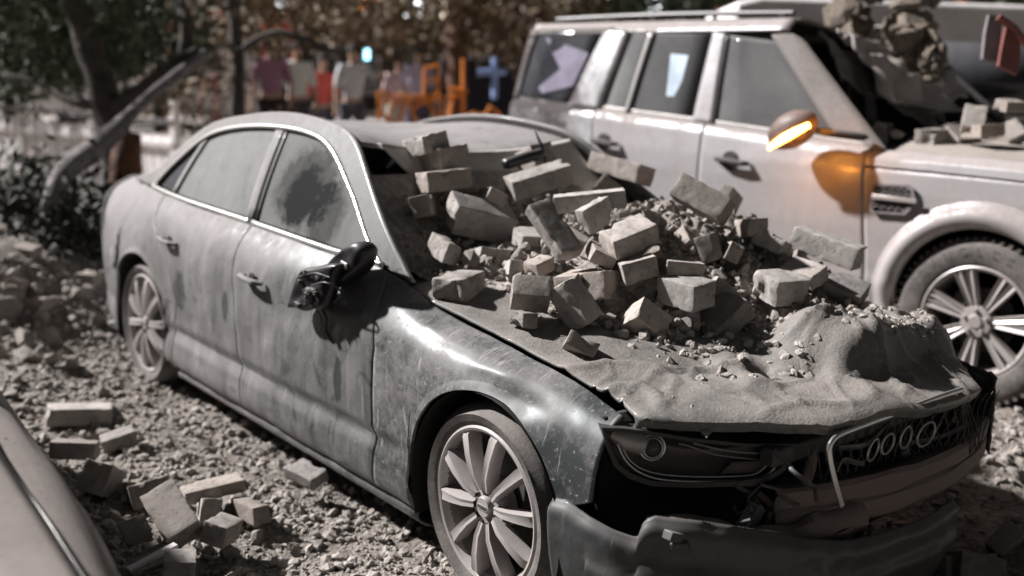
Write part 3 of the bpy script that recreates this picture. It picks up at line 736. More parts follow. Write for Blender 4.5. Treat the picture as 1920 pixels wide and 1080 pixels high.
ringat(c, .027, .002, .012).build('projector_ring', M['chrome_dull'], hlo)
V = []; a_ = ax.orthogonal().normalized(); b_ = ax.cross(a_); prf = [(0, .024), (.010, .022), (.018, .016), (.024, .006), (.027, 0)]
V = [c+a_*(math.cos(2*math.pi*k/32)*r)+b_*(math.sin(2*math.pi*k/32)*r)+ax*h for k in range(32) for r, h in prf]
MB().add([tuple(v) for v in V], [(k*5+i, k*5+i+1, ((k+1) % 32)*5+i+1, ((k+1) % 32)*5+i) for k in range(32) for i in range(4)]).build('projector_lens', M['lens'], hlo)
def sp3(pts, inn, n=50):
    return [Vector(p) for p in smooth_poly([tuple(hl(u, v, inn)) for u, v in pts], n)]
m = MB()
m.tube(sp3([(1157, 832), (1172, 862), (1196, 884), (1235, 898), (1300, 903), (1380, 902), (1425, 897), (1448, 882), (1468, 852)], .012), .0036, 8)
m.tube(sp3([(1468, 852), (1440, 850), (1400, 849), (1350, 843), (1300, 831)], .012, 20), .003, 8)
m.tube(sp3([(1165, 836), (1180, 862), (1205, 880), (1245, 890), (1310, 894), (1380, 893), (1415, 889), (1434, 876), (1446, 862)], .03), .0026, 8)
m.tube(sp3([(1446, 862), (1400, 860), (1340, 852), (1290, 836), (1272, 832)], .03, 20), .0026, 8)
m.build('light_strip', M['chrome_dull'], hlo)
ml = MB(); a, b, c2, d = hl(1372, 866, .035), hl(1440, 863, .035), hl(1425, 884, .035), hl(1350, 888, .035)
ml.add([tuple(a), tuple(b), tuple(c2), tuple(d)], [(0, 1, 2, 3)]); ml.build('inner_reflector', M['beam'], hlo, solid=.004)

# ---- nose: slam panel, radiator, grille frame, four-ring emblem, beam, torn bumper skin
m = MB(); m.box((.74, 0.05, .64), (.05, 1.1, .05)); m.box((.72, .05, .36), (.06, 1.1, .05)); m.box((.72, .58, .5), (.06, .05, .3)); m.build('front_carrier', M['black'], car, bevel=.008)
V, F = gridf(lambda u, v: (.70, -.45+1.0*u, .34+.30*v), 2, 2); MB().add(V, F).build('radiator', matte('radiator_fins', (.03, .028, .027), (.015, .014, .014), scale=60, bump=.8, bscale=200, rough=.6), car, solid=.03)
V, F = gridf(lambda u, v: (.42+.3*0, -.80+1.6*u, .12+.60*v), 2, 2); MB().add(V, F).build('engine_shroud', M['dark'], car, solid=.02)
gp = [(1578, 948), (1566, 905), (1556, 860), (1556, 835), (1570, 818), (1600, 805), (1680, 775), (1760, 745), (1803, 731)]
m = MB(); P3 = smooth_poly([tuple(at(u, v, 0, .885)) for u, v in gp], 60); m.tube([Vector(p) for p in P3], .0065, 10, flat=1.4); m.build('grille_frame', M['chrome_dull'], car)
gm = MB()
def gmw(y, z): return (.842+.03*noise.noise(Vector((y*6, z*6, 1)))+.02*math.sin(y*5), y+.02*noise.noise(Vector((z*9, y*5, 4))), z+.02*noise.noise(Vector((y*8, z*5, 7))))
for i in range(22):
    for s in (-1, 1):
        y0 = -.36+.04*i; gm.tube([gmw(y0+s*.09*t, .50+.19*t) for t in np.linspace(0, 1, 8)], .0022, 4)
gm.build('grille_mesh', M['iron'], car)
gb = MB()
for k, (z0, z1, ya, yb) in enumerate([(.70, .715, -.30, .28), (.665, .67, -.36, -.05), (.63, .655, .14, .36), (.60, .60, -.33, -.18), (.575, .60, .05, .38)]):
    pts = [( .845+.02*math.sin(3*t+k), ya+(yb-ya)*t, z0+(z1-z0)*t+.012*math.sin(5*t+k*2)) for t in np.linspace(0, 1, 12)]
    gb.tube(pts, .0055, 6, flat=1.6)
gb.build('grille_bars', M['black'], car)
for k, (u, v, rx, rz, ti) in enumerate([(1637, 843, .036, .040, .1), (1664, 832, .032, .038, .15), (1698, 820, .040, .042, -.1), (1736, 814, .047, .047, .1)]):
    c = at(u, v, 0, .865+.008*k)
    MB().torus(c, .8*rx, rz*.8, .0042, (.15*(1 if k % 2 else -.4), 1, ti), (.1, 0, 1), 32, 8).build('emblem_ring', M['ring'], car)
bm_ = MB(); NB = 30
def beam(u, v):
    y = -.50+1.18*u; x = .885-.12*(2*u-1)**2*.9; prof = [(-.05, .12), (0, .125), (.008, .115), (.006, .075), (-.004, .066), (.006, .056), (.008, .012), (0, 0), (-.05, -.005)]
    i = min(int(v*8+1e-6), 8); a, b = prof[i]; return (x+a, y, .435-.015*u+b+.01*nz(y, i, 0, 4, 2))
V, F = gridf(beam, 40, 8); bm_.add(V, F).build('crash_beam', M['beam'], car, angle=25, solid=.004)
PL = smooth_poly([(.325, -.905), (.45, -.90), (.56, -.875), (.68, -.80), (.79, -.69), (.885, -.52), (.93, -.3), (.945, 0), (.945, .12), (.93, .22)], 161)
TOPZ = interpf([(0, .475), (.04, .485), (.07, .475), (.15, .455), (.19, .448), (.20, .452), (.208, .50), (.225, .515), (.30, .515), (.36, .505), (.44, .485), (.50, .46), (.62, .42), (.8, .40), (1, .41)])
def bskin(u, v):
    p = PL[int(round(u*160))]; zt = TOPZ(u); z = zt-(zt-.15)*v
    inn = .05*v*v-.022*math.exp(-((v-.0)/.06)**2)*-1
    bulge = .018*math.exp(-((v-.45)/.10)**2)*(u > .1)
    n_ = Vector((p[1]*-0+ (p[0]-.3), p[1], 0)); n_.normalize(); k = -inn+bulge+.006*nz(p[0], z, p[1], 4, 3)+.004*nz(p[0], p[1], z, 14, 2)
    return (p[0]+n_.x*k, p[1]+n_.y*k, z)
V, F = gridf(bskin, 160, 36); MB().add(V, F).build('front_bumper', M['bumper'], car, solid=.006, angle=40)
# absorber behind the skin
def absb(u, v):
    p = PL[int(round((.20+.50*u)*160))]; a = 2*math.pi*v; k = .09
    n_ = Vector((p[0]-.1, p[1], 0)).normalized(); r_ = .045*(1+.25*noise.noise(Vector((u*9, v*3, 2))))
    return (p[0]-n_.x*(k-r_*math.cos(a)), p[1]-n_.y*(k-r_*math.cos(a)), .425+1.2*r_*math.sin(a)+.015*math.sin(u*9))
V, F = gridf(absb, 60, 12); MB().add(V, F).build('bumper_foam', M['beam'], car, angle=40)
# wrecked bits behind the skin
rr = random.Random(5)
for k in range(38):
    m = MB()
    y = rr.uniform(-.78, .6); x = .64+.16*(1-abs(y)) + rr.uniform(-.04, .05); z = rr.uniform(.42, .56)
    m.box((x, y, z), (rr.uniform(.02, .06), rr.uniform(.03, .14), rr.uniform(.01, .04)), Matrix.Rotation(rr.uniform(-1, 1), 3, 'X')@Matrix.Rotation(rr.uniform(-1, 1), 3, 'Z'))
    m.build('broken_bracket', [M['black'], M['beam'], M['iron']][k % 3], car, bevel=.003)
for k in range(14):
    m = MB()
    y = rr.uniform(-.55, .65); p = Vector((rr.uniform(.70, .80), y, rr.uniform(.48, .68))); pts = [p]
    for q in range(5): p = p+Vector((rr.uniform(-.03, .04), rr.uniform(-.06, .06), rr.uniform(-.04, .03))); pts.append(p)
    m.tube([Vector(q) for q in smooth_poly([tuple(q) for q in pts], 24)], rr.uniform(.003, .009), 7); m.build('hose', M['black'], car)
m = MB(); c = at(1465, 975, 0, .74)
V = [at(1437, 958, 0, .76), at(1495, 950, 0, .76), at(1500, 962, 0, .77), at(1470, 975, 0, .77), at(1462, 993, 0, .76), at(1432, 985, 0, .75)]
m.add([tuple(v) for v in V], [tuple(range(6))]); m.build('torn_insulation', M['beam'], car, solid=.015, bevel=.004, smooth=False)
m = MB(); m.tube([Vector(p) for p in smooth_poly([tuple(at(u, v, 0, .80)) for u, v in [(1530, 835), (1524, 860), (1512, 905), (1517, 925)]], 20)], [.006+.010*math.sin(math.pi*i/19) for i in range(20)], 8); m.build('washer_pipe', M['beam'], car)
# far wing, folded out beyond the bonnet
V, F = gridf(lambda u, v: (.42+.36*u, .76-.04*u*u+.02*nz(u, v, 0, 4, 2)+.02*v, .74-.06*u-(.26+.03*math.sin(u*7))*v+.02*nz(u*2, v, 4, 4, 2)), 24, 24)
MB().add(V, F).build('crumpled_wing', M['bumper'], car, solid=.006, angle=35)
# ================================================================== NEIGHBOUR CAR (foreground left)
DMG = False; OY = -3.0; _cache.clear()
nb = empty('parked_car', (0, 0, 0), 'brownish dusty car at the lower left, only its bonnet edge and front wing in view', 'car')
_keep = (M['glass_front'], M['glass_rear'])
common_body(nb, M['taupe'], M['taupe'])
build_hood(nb, M['taupe'], lambda x, y: hoodz(x, y)+.004*nz(x, y, 3, 3, 2)+.006-.012*math.exp(-((y-.60)/.012)**2))
for s in (-1, 1):
    for cx in (0, -2.808): wheel(nb, cx, s)
m = MB(); e = [(x, .757+.004*math.sin(x*5), hoodz(x, .75)+.004) for x in np.linspace(-.58, .44, 40)]
m.tube([(a, b+OY, c) for a, b, c in e], .0035, 8); m.build('wing_edge_glint', M['chrome'], nb)  # bright tube stands in for the highlight along the wing edge
PLn = smooth_poly([(.462, .885), (.60, .865), (.75, .80), (.88, .66), (.96, .45), (.98, 0), (.96, -.45), (.88, -.66), (.75, -.80), (.60, -.865), (.462, -.885)], 121)
def nskin(u, v):
    p = PLn[int(round(u*120))]; s = abs(u*2-1); z = .15+.48*v+.045*v*s; k = .04*math.sin(v*math.pi)
    return (p[0]+k*(1-s)-.06*max(0, v-.8)*5*(1-s), p[1]*(1+.02*math.sin(v*3.1))+OY-0, z)
V, F = gridf(nskin, 120, 24, True); MB().add(V, F).build('front_bumper', M['taupe'], nb, solid=.012, angle=40)
for s in (-1, 1):
    def lamp(u, v):
        x = .462+.40*u; y = .80-.02*u-.33*u**1.6; z0 = .635-.02*u; z1 = hoodz(min(x, .55), .75)-.004-.03*u
        return (x-.03*v, s*(y+.055*(1-v))+OY, z0+(z1-z0)*v)
    V, F = gridf(lamp, 16, 8, s < 0); h_ = MB().add(V, F).build('headlamp', M['glass_dark'], nb, solid=.01)
def ws2(u, v):
    q = u*2-1; x = -1.22+.66*v; z = zr(-1.22)+(.93-zr(-1.22))*v+.05*(1-q*q); y = (.585+(.70-.585)*v)*q
    return (x+.10*(1-q*q)*v, y+OY, z)
V, F = gridf(ws2, 20, 14); MB().add(V, F).build('windscreen', M['glass_rear'], nb, solid=.005)
V, F = gridf(lambda u, v: (.80, (-.7+1.4*u)+OY, .2+.45*v), 4, 4); MB().add(V, F).build('grille', M['black'], nb, solid=.02)

nb.location = (.12, .03, -.045)
# ================================================================== OFF-ROADER
suv = empty('off_road_car', (-.037, 3.087, .12), 'dusty silver off-road car with smashed windscreen parked behind the grey saloon', 'car', None, .0318)
OY = 0.0
SB = interpf([(-3.6, 1.365), (-2.5, 1.318), (-1.77, 1.28), (-.9, 1.225), (-.6, 1.205)])
def ssy(x, z):
    zb = SB(x) if x < -.62 else 1.19
    y = float(np.interp(z, [.38, .46, .55, .62, .80, 1.0, 1.10, zb-.05, zb-.015, zb], [.87, .905, .925, .935, .945, .947, .942, .925, .905, .880]))
    y += .010*math.exp(-((z-.52)/.03)**2)
    if x < -3.2: y -= .05*((-3.2-x)/.35)**2
    if x > .55: y -= .10*((x-.55)/.3)**2
    return y
def sgy(x, z):
    zb = SB(x); t = max(0, (z-zb)/.56); y = .875-.095*t-.02*t*t
    if x < -3.2: y -= .05*((-3.2-x)/.35)**2
    return y
def spanel(name, xl, xr, zlo, zhi, mat, s=-1, nu=50, nv=40):
    V = []
    for i in range(nu+1):
        for j in range(nv+1):
            t = 1-(1-j/nv)**1.4; u = i/nu; z = .4+.8*t
            for _ in range(2):
                x = xl(z)+(xr(z)-xl(z))*u; z0 = zlo(x); z = z0+(zhi(x)-z0)*t
            y = ssy(x, z)+.004*nz(x, z, 2, 2, 2)
            V.append((x, y*s, z))
    F = []
    for i in range(nu):
        for j in range(nv):
            a = i*(nv+1)+j; q = (a, a+nv+1, a+nv+2, a+1); F.append(q if s < 0 else q[::-1])
    return MB().add(V, F).build(name, mat, suv, solid=.012, angle=28)
def sarch(x):
    for cx in (.0, -2.885):
        d = .44**2-(x-cx)**2
        if d > 0: return max(.38, .44+math.sqrt(d))
    return .38
zc = lambda x: SB(x)
SA_ = interpf([(.3, -.60), (.65, -.61), (1.07, -.66), (1.25, -.66)]); SBp = interpf([(.3, -1.72), (1.3, -1.745)]); SCp = interpf([(.3, -2.42), (.6, -2.42), (.85, -2.50), (1.0, -2.62), (1.3, -2.655)])
for s in (-1, 1):
    pm = M['silver']; rm_ = M['silver_rear']
    spanel('front_wing', lambda z: SA_(z)+.006, cst(.86), sarch, cst(1.115), pm, s, 90)
    sd = spanel('front_door', lambda z: SBp(z)+.006, SA_, sarch, zc, pm, s)
    rd = spanel('rear_door', lambda z: SCp(z)+.006, SBp, sarch, zc, pm, s)
    spanel('rear_quarter', cst(-3.54), SCp, sarch, zc, rm_, s, 70)
    # flared arch band
    def flare(u, v):
        a = math.pi*(1.10-1.20*u); r = .425+.135*v; k = .035*math.sin(math.pi*min(1, v*1.15))**.8+.004
        x, z = r*math.cos(a), .445+r*math.sin(a); return (x, s*(ssy(min(x, .8), min(max(z, .4), 1.0))+k), z)
    V, F = gridf(flare, 60, 12, s > 0); MB().add(V, F).build('wheel_arch', pm, suv, solid=.01, angle=50)
    V, F = gridf(lambda u, v: (.44*math.cos(math.pi*(1.1-1.2*u)), s*(.93-.36*v), .445+.44*math.sin(math.pi*(1.1-1.2*u))), 40, 3, s > 0); MB().add(V, F).build('wheel_housing', M['dark'], suv)
    V, F = gridf(lambda u, v: (-.5+1.0*u, s*.56, .2+.75*v), 2, 2); MB().add(V, F).build('inner_wall', M['dark'], suv)
    # bonnet side above the wing
    V, F = gridf(lambda u, v: (-.66+1.50*u, s*(.943-.012*v-.11*max(0, v-.55)**1.6*2.2), 1.122+.075*v+.012*max(0, v-.6)*2.5-.035*u*u*u+.006*nz(u*3, v, 1, 3, 2)*(u < .25)), 70, 14, s > 0)
    MB().add(V, F).build('bonnet_side', pm, suv, solid=.01, angle=60)
    # glasshouse
    def st(name, A, B, mat, par, yo=0, n=20, m=4, solid=.01): return ruled(A, B, n, m, yo, s, 0, sgy).build(name, mat, par, solid=solid, angle=60)
    L = lambda *p: list(p)
    qm = M['silver_rear']
    st('tail_pillar', L((-3.56, 1.365), (-3.48, 1.86)), L((-3.49, 1.37), (-3.39, 1.84)), rm_, suv)
    st('rear_pillar', L((-2.93, 1.34), (-2.72, 1.845)), L((-2.625, 1.32), (-2.50, 1.83)), qm, suv, .003)
    st('under_window', L((-3.50, 1.355), (-2.60, 1.315)), L((-3.49, 1.385), (-2.60, 1.335)), rm_, suv, .001)
    st('belt_strip', L((-2.62, SB(-2.62)-.002), (-1.72, SB(-1.72)-.002)), L((-2.62, SB(-2.62)+.028), (-1.72, SB(-1.72)+.028)), M['rim'], rd, .006)
    st('belt_strip', L((-1.72, SB(-1.72)-.002), (-.66, 1.205)), L((-1.72, SB(-1.72)+.028), (-.70, 1.24)), M['rim'], sd, .006)
    st('centre_pillar', L((-1.855, 1.285), (-1.83, 1.82)), L((-1.70, 1.275), (-1.735, 1.81)), pm, suv, .001)
    st('pillar_seal', L((-1.705, 1.28), (-1.735, 1.80)), L((-1.688, 1.28), (-1.718, 1.80)), M['black_clean'], suv, .005, solid=.005)
    st('door_divider', L((-2.415, 1.31), (-2.335, 1.82)), L((-2.39, 1.31), (-2.31, 1.82)), M['rim'], rd, .003)
    st('door_divider', L((-2.39, 1.31), (-2.31, 1.82)), L((-2.375, 1.31), (-2.295, 1.82)), M['black_clean'], rd, .004)
    st('front_pillar', L((-1.42, 1.80), (-1.38, 1.755), (-.86, 1.235)), L((-1.29, 1.81), (-1.20, 1.77), (-.56, 1.195)), M['suv_roof'], suv, .004, 24)
    st('quarter_window', L((-3.47, 1.38), (-3.37, 1.84)), L((-2.90, 1.35), (-2.69, 1.84)), M['glass_dark'], suv, -.012)
    st('rear_window', L((-2.62, 1.32), (-2.50, 1.83)), L((-1.86, 1.28), (-1.83, 1.82)), M['suv_glass'], rd, -.012)
    st('front_window', L((-1.70, 1.28), (-1.73, 1.80)), L((-.86, 1.235), (-1.36, 1.76)), M['suv_glass'], sd, -.012)
    st('window_frame', L((-2.90, 1.355), (-2.69, 1.84)), L((-2.935, 1.355), (-2.715, 1.84)), M['black_clean'], suv, .004)
    # cant rail
    V, F = gridf(lambda u, v: (-3.46+2.16*u, s*(.776-.02*v-.055*v*v), 1.822+.075*v+.0*u), 30, 6, s > 0); MB().add(V, F).build('cant_rail', pm, suv, solid=.01, angle=60)
    V, F = gridf(lambda u, v: (-3.46+.80*u, s*(.779-.02*v-.055*v*v), 1.818+.077*v), 10, 6, s > 0); MB().add(V, F).build('rail_dark_end', M['suv_roof'], suv, solid=.006, angle=60)  # darker brown-grey strip over the rear end of the cant rail
    m = MB(); m.tube([(x, s*.67, 1.925+.012*math.sin((x+3.3)/2*3.1)) for x in np.linspace(-3.3, -1.35, 20)], .016, 8)
    for x in (-3.25, -2.4, -1.42): m.box((x, s*.67, 1.905), (.05, .03, .05))
    m.build('roof_bar', M['black'], suv)
    # handles
    for d, hx, hz_, hm in ((sd, -1.50, 1.075, M['chrome_dull']), (rd, -2.52, 1.115, M['black'])):
        y = ssy(hx, hz_)
        MB().lathe([(0, -.002), (.055, -.002), (.06, .003)], (hx-.01, s*(y+.005), hz_+.004), 'y', 24, sy=-s).build('handle_recess', M['black'], d)
        MB().tube([(hx-.11, s*(y+.012), hz_+.012), (hx-.07, s*(y+.045), hz_+.012), (hx+.03, s*(y+.05), hz_+.003), (hx+.11, s*(y+.045), hz_-.002), (hx+.13, s*(y+.012), hz_-.002)], [.012, .017, .018, .017, .012], 10).build('door_handle', M['iron'], d)
# reflection on the rear quarter glass is painted as a lilac patch further down
# side vent
m = MB(); y = -.960
def rr_frame(m, P, w_, y0, th):
    P = [Vector(p) for p in P]; c = sum(P, Vector((0, 0)))/len(P); Q = [p+(c-p).normalized()*w_ for p in P]; n = len(P)
    V = [(p.x, y0, p.y) for p in P]+[(p.x, y0-th, p.y) for p in P]+[(q.x, y0-th, q.y) for q in Q]+[(q.x, y0, q.y) for q in Q]
    F = []
    for k in range(3):
        for i in range(n): F.append((k*n+i, k*n+(i+1) % n, (k+1)*n+(i+1) % n, (k+1)*n+i))
    m.add(V, F)
VP = [(-.585, 1.035), (-.40, 1.05), (-.365, 1.03), (-.352, .99), (-.365, .93), (-.395, .895), (-.575, .885), (-.59, .90)]
rr_frame(m, VP, .016, y+.006, .014); vent = m.build('side_vent', M['grey_metal'], suv, angle=30)
MB().add([(p[0], y+.003, p[1]) for p in VP], [tuple(range(len(VP)))]).build('vent_back', M['dark'], vent)
m = MB(); m.box((-.455, y-.018, .972), (.245, .014, .026)); m.build('vent_bar', M['rim'], vent, bevel=.004)
m = MB()
for z0 in (1.022, .998, .945, .922):
    pts = [(-.57+.20*t, y-.004, z0+.008*(1 if i % 2 else -1)) for i, t in enumerate(np.linspace(0, 1, 11))]; m.tube(pts, .003, 5)
m.build('vent_mesh', M['grey_metal'], vent)
# front, rear, roof, bonnet
def bon(u, v):
    x = -.60+1.42*u; q = v*2-1; y = .84*q; z = 1.20+.055*(1-q*q)-.05*u**3-.0*q+.010*nz(x, y, 0, 2.5, 3)+.03*math.exp(-(((x+.5)/.25)**2+((q+.55)/.35)**2))
    return (x, y, z)
V, F = gridf(bon, 50, 50); MB().add(V, F).build('bonnet', dusty('dusty_bonnet', (.55, .54, .55), .4, .4, side=.6, top=.5, scale=2.5, var=.5, dust=(.33, .295, .265)), suv, solid=.012, angle=60)
V, F = gridf(lambda u, v: (.86+.05*math.sin(u*3.14)-.05*v, (-.86+1.72*u), .40+.74*v), 20, 10); MB().add(V, F).build('front_face', M['silver'], suv, solid=.01)
V, F = gridf(lambda u, v: (.92-.02*v, (-.55+1.1*u), .75+.25*v), 12, 6); MB().add(V, F).build('grille', M['black'], suv, solid=.02)
for s in (-1, 1):
    V, F = gridf(lambda u, v: (.90-.10*u, s*(.58+.27*u), .80+.25*v), 8, 6); MB().add(V, F).build('headlamp', M['lens'], suv, solid=.02)
V, F = gridf(lambda u, v: (-3.56+.10*v*v*(v > .6), (-.83+1.66*u)*(1-.08*v*v), .45+1.42*v), 12, 16); MB().add(V, F).build('tailgate', M['silver_rear'], suv, solid=.012)
def sroof(u, v):
    x = -3.48+2.22*u; q = v*2-1; y = .71*q; z = 1.895+.03*(1-q*q)
    cr = math.exp(-((x+1.15)/.38)**2)*(1/(1+math.exp(-(y+.38)/.10)))
    z -= .16*cr*(1+.5*nz(x, y, 0, 5, 2)); return (x+.05*cr, y, z+.008*nz(x, y, 1, 5, 3))
V, F = gridf(sroof, 60, 30); MB().add(V, F).build('roof', M['suv_roof'], suv, solid=.012, angle=60)
# torn edge of roof lining hanging into the windscreen hole
def flap(u, v):
    y = -.56+1.30*u; rag = .20+.16*noise.noise(Vector((u*7, 0, 1)))+.17*math.exp(-((u-.62)/.16)**2)
    x = -1.26+rag*.95*v; z = 1.835-.14*(1/(1+math.exp(-(y+.38)/.10)))*.9-rag*.85*v*v-.10*v+.03*nz(u*4, v*2, 0, 2, 3)
    return (x, y, z)
V, F = gridf(flap, 60, 16); MB().add(V, F).build('torn_roof_skin', M['suv_roof'], suv, solid=.008, angle=30)
def crush(u, v):
    x = -1.22+.42*v+.05*noise.noise(Vector((u*4, v*3, 1))); y = -.42+1.0*u+.04*noise.noise(Vector((v*6, u*3, 5)))
    z = 1.80-.17*v-.20*v*v-.07*math.sin(u*3.14)+.07*noise.noise(Vector((u*5, v*5, 2)))+.05*(1-abs(noise.noise(Vector((u*9, v*4, 8)))))
    k = .75+.5*noise.noise(Vector((u*9, 0, 3)))+.35*math.exp(-((u-.55)/.2)**2); x = -1.22+(x+1.22)*k; return (x, y, z)
V, F = gridf(crush, 60, 30); MB().add(V, F).build('crushed_roof_front', dusty('roof_front', (.45, .45, .46), .3, .5, side=.6, top=.4, scale=6, var=1.0, dust=(.36, .325, .30)), suv, solid=.008, angle=35)
m = MB(); m.tube([(-1.28, .70, 1.80), (-.98, .74, 1.55), (-.58, .80, 1.22)], .035, 10); m.build('front_pillar', M['black'], suv)
V, F = gridf(lambda u, v: (-.62-.45*v, -.80+1.6*u, 1.14+.06*v+.02*nz(u*5, v, 0, 3, 3)), 20, 8); MB().add(V, F).build('dashboard', M['black'], suv, solid=.06)
V, F = gridf(lambda u, v: (-3.4+3.9*u, -.86+1.72*v, .42), 4, 4); MB().add(V, F).build('floor_pan', M['dark'], suv)
V, F = gridf(lambda u, v: (-.58, -.86+1.72*v, .42+.72*u), 4, 4); MB().add(V, F).build('bulkhead', M['dark'], suv)
V, F = gridf(lambda u, v: (-2.05, -.72+1.44*v, .62+.95*u), 4, 4); MB().add(V, F).build('cargo_net', M['dark'], suv)
for yy in (-.4, .4):
    m = MB(); m.box((-1.55, yy, .85), (.5, .52, .18)); m.box((-1.86, yy, 1.18), (.15, .5, .65), Matrix.Rotation(R(-12), 3, 'Y')); m.box((-1.95, yy, 1.60), (.10, .26, .18)); m.build('front_seat', M['black_clean'], suv, bevel=.04)
# bluish-white reflection painted as a flat patch on the rear side window
m = MB(); V = [(-2.13, -.795, 1.69), (-1.99, -.795, 1.68), (-2.0, -.80, 1.52), (-2.04, -.81, 1.43), (-2.10, -.81, 1.43)]
V = [(a, sgy(a, c)*-1-.0005, c) for a, b, c in V]
m.add(V, [(0, 4, 3, 2, 1)]); m.build('pale_reflection', matte('pale_reflection', (.55, .66, .78), bump=0), rd, solid=.002, smooth=False)
m = MB(); V = [(-3.30, -.775, 1.80), (-3.0, -.79, 1.73), (-2.84, -.79, 1.69), (-2.93, -.80, 1.47), (-3.22, -.81, 1.41), (-3.27, -.81, 1.45), (-3.08, -.80, 1.58)]
V = [(a, sgy(a, c)*-1-.0005, c) for a, b, c in V]; m.add(V, [tuple(range(7))[::-1]]); m.build('quarter_reflection', matte('lilac_reflection', (.22, .2, .27), bump=0), suv, solid=.002, smooth=False)  # lilac reflection painted as a flat patch on the quarter glass
# wheels: near front one carries lettering
for cx in (0, -2.885):
    for s in (-1, 1):
        wr = wheel(suv, cx, s, 'twin', .415, .272, .25, .925, .415)
        if cx == 0 and s == -1: WNEAR = wr
txt = 'WRANGLER'; rl = .343; LM = matte('letter_rubber', (.085, .078, .072), bump=0)
for i, ch in enumerate(txt):
    cu = bpy.data.curves.new('letter', 'FONT'); cu.body = ch; cu.size = .058; cu.align_x = 'CENTER'; cu.align_y = 'CENTER'; cu.extrude = .0008; cu.offset = .0008
    to = bpy.data.objects.new('t', cu); COL.objects.link(to); bpy.context.view_layer.update()
    me = bpy.data.meshes.new_from_object(to.evaluated_get(bpy.context.evaluated_depsgraph_get()))
    an = R(158-i*13.2)
    # glyph x -> along the arc, y -> outward
    V = []
    for v in me.vertices:
        rr_ = rl+v.co.y; aa = an-v.co.x/rl
        V.append((rr_*math.cos(aa), -.0125-v.co.z, rr_*math.sin(aa)))
    MB().add(V, [tuple(p.vertices) for p in me.polygons]).build('letter', LM, WNEAR, smooth=False); bpy.data.objects.remove(to); bpy.data.curves.remove(cu); bpy.data.meshes.remove(me)
# door mirror, folded, with its lit indicator
def SL(x, y, z): return Vector((x, y, z))
m = MB(); m.tube([SL(-.66, -.90, 1.265), SL(-.78, -1.0, 1.275), SL(-.90, -1.06, 1.29)], [.045, .035, .05], 12, flat=.6); m.build('mirror_arm', M['black'], suv, sub=1)
def msh(u, v):
    a = 2*math.pi*u; b = math.pi*v; k = 1+.06*noise.noise(Vector((math.cos(a)*3, math.sin(a)*3, b)))
    lx, ly, lz = .155*math.cos(a)*math.sin(b)*k, .085*math.cos(b), .095*math.sin(a)*math.sin(b)*k
    p = Matrix.Rotation(R(-28), 3, 'Y')@Vector((lx, ly, lz)); return Vector((-1.02, -1.08, 1.285))+p
V, F = gridf(msh, 32, 16); ms = MB().add(V, F).build('mirror_housing', dusty('burnt_plastic', (.03, .022, .02), 0, .5, side=.35, top=.3, scale=14, var=1.8, dust=(.28, .2, .17)), suv, merge=True)
def ind(t): 
    p = Matrix.Rotation(R(-28), 3, 'Y')@Vector((-.135+.27*t, -.075+.02*(2*t-1)**2, -.045+.012*t)); return Vector((-1.02, -1.08, 1.285))+p
m = MB(); m.tube([ind(t) for t in np.linspace(0, 1, 12)], [.010+.010*math.sin(math.pi*t)+.004*t for t in np.linspace(0, 1, 12)], 8)
m.build('indicator_lamp', emit('indicator', (1.0, .40, .06), 14), ms)
for nm, loc, pw in (('indicator_glow', (-.86, -1.16, 1.14), 1.6), ('indicator_glow', (-.80, -1.10, 1.32), .5)):
    pl = bpy.data.lights.new(nm, 'POINT'); pl.energy = pw*.5; pl.color = (1, .33, .04); pl.shadow_soft_size = .04
    po = bpy.data.objects.new(nm, pl); COL.objects.link(po); po.parent = suv; po.location = loc
# dented metal plate of the door below the mirror is part of the door surface

# ================================================================== RUBBLE ON THE BONNET
def hbase(x, y):
    if x > -.58: return hood_dmg(x, max(-.75, min(.75, y)))
    t = min(1, (-.58-x)/.64); return .93+t*(zr(-1.22)+.03-.93)-.15*math.sin(math.pi*t)
def Ttop(x, y):
    return .36*math.exp(-((x+.25)/.62)**2)*max(0, min(1, 1-((y-.18)/.72)**4))
def Rcore(x, y):
    ap = .07*math.exp(-((x+.38)/.50)**4)*max(0, min(1, 1-((y-.05)/.715)**8))
    if x < -.72 and y < -.28+.5*(-.72-x): return -.06
    return max(Ttop(x, y)-.15+.055*sig((y-.15)/.05), ap-.03, -.03)+.04*nz(x, y, 0, 6, 4)-.01
def core(u, v):
    x = -1.12+1.78*u; y = -.66+1.40*v; b = hbase(x, y); h = Ttop(x, y)
    ed = min(1, u*9, (1-u)*6, v*7, (1-v)*7)
    k = Rcore(x, y)
    z = b+max(-.02, k*ed if k > 0 else k) if x < .62 else b-.02
    return (x, y, z)
V, F = gridf(core, 110, 90)
pm_ = MB().add(V, F)
it = []
for k in range(10400):
    x = rng.uniform(-1.05, .62); y = rng.uniform(-.66, .72); h = Ttop(x, y)
    if k > 3900: x = rng.uniform(-.1, .84); y = rng.uniform(-.66, .6); h = 0
    if k > 8200: x = rng.uniform(.10, .66); y = rng.uniform(.05, .72)
    if x > xfront(y)-.06: continue
    if h < .03 and x > .1 and k <= 8200:
        if nz(x, y, 6, 4.5, 3) < -.06+ (x-.1)*.16 - (.3 if y > .35 and x < .6 else 0)+.25*rng.rand()**2: continue
    z = hbase(x, y)+max(0, Rcore(x, y))
    s = .006+.012*rng.rand()+.05*rng.rand()**4*(1 if h > .03 else .35)
    if k > 8200: s = .008+.02*rng.rand()+.03*rng.rand()**4
    it.append((x, y, z+s*.15+.02*rng.rand()*(h > .1), s, 2 if h > .1 else .6))
sc = scatter(it, PRO); pm_.add(np.concatenate(sc.v), sc.f)
po = pm_.build('rubble', M['stone'], smooth=False); tag(po, 'fine crushed mortar and grit heaped between the blocks on the saloon bonnet', None, kind='stuff')

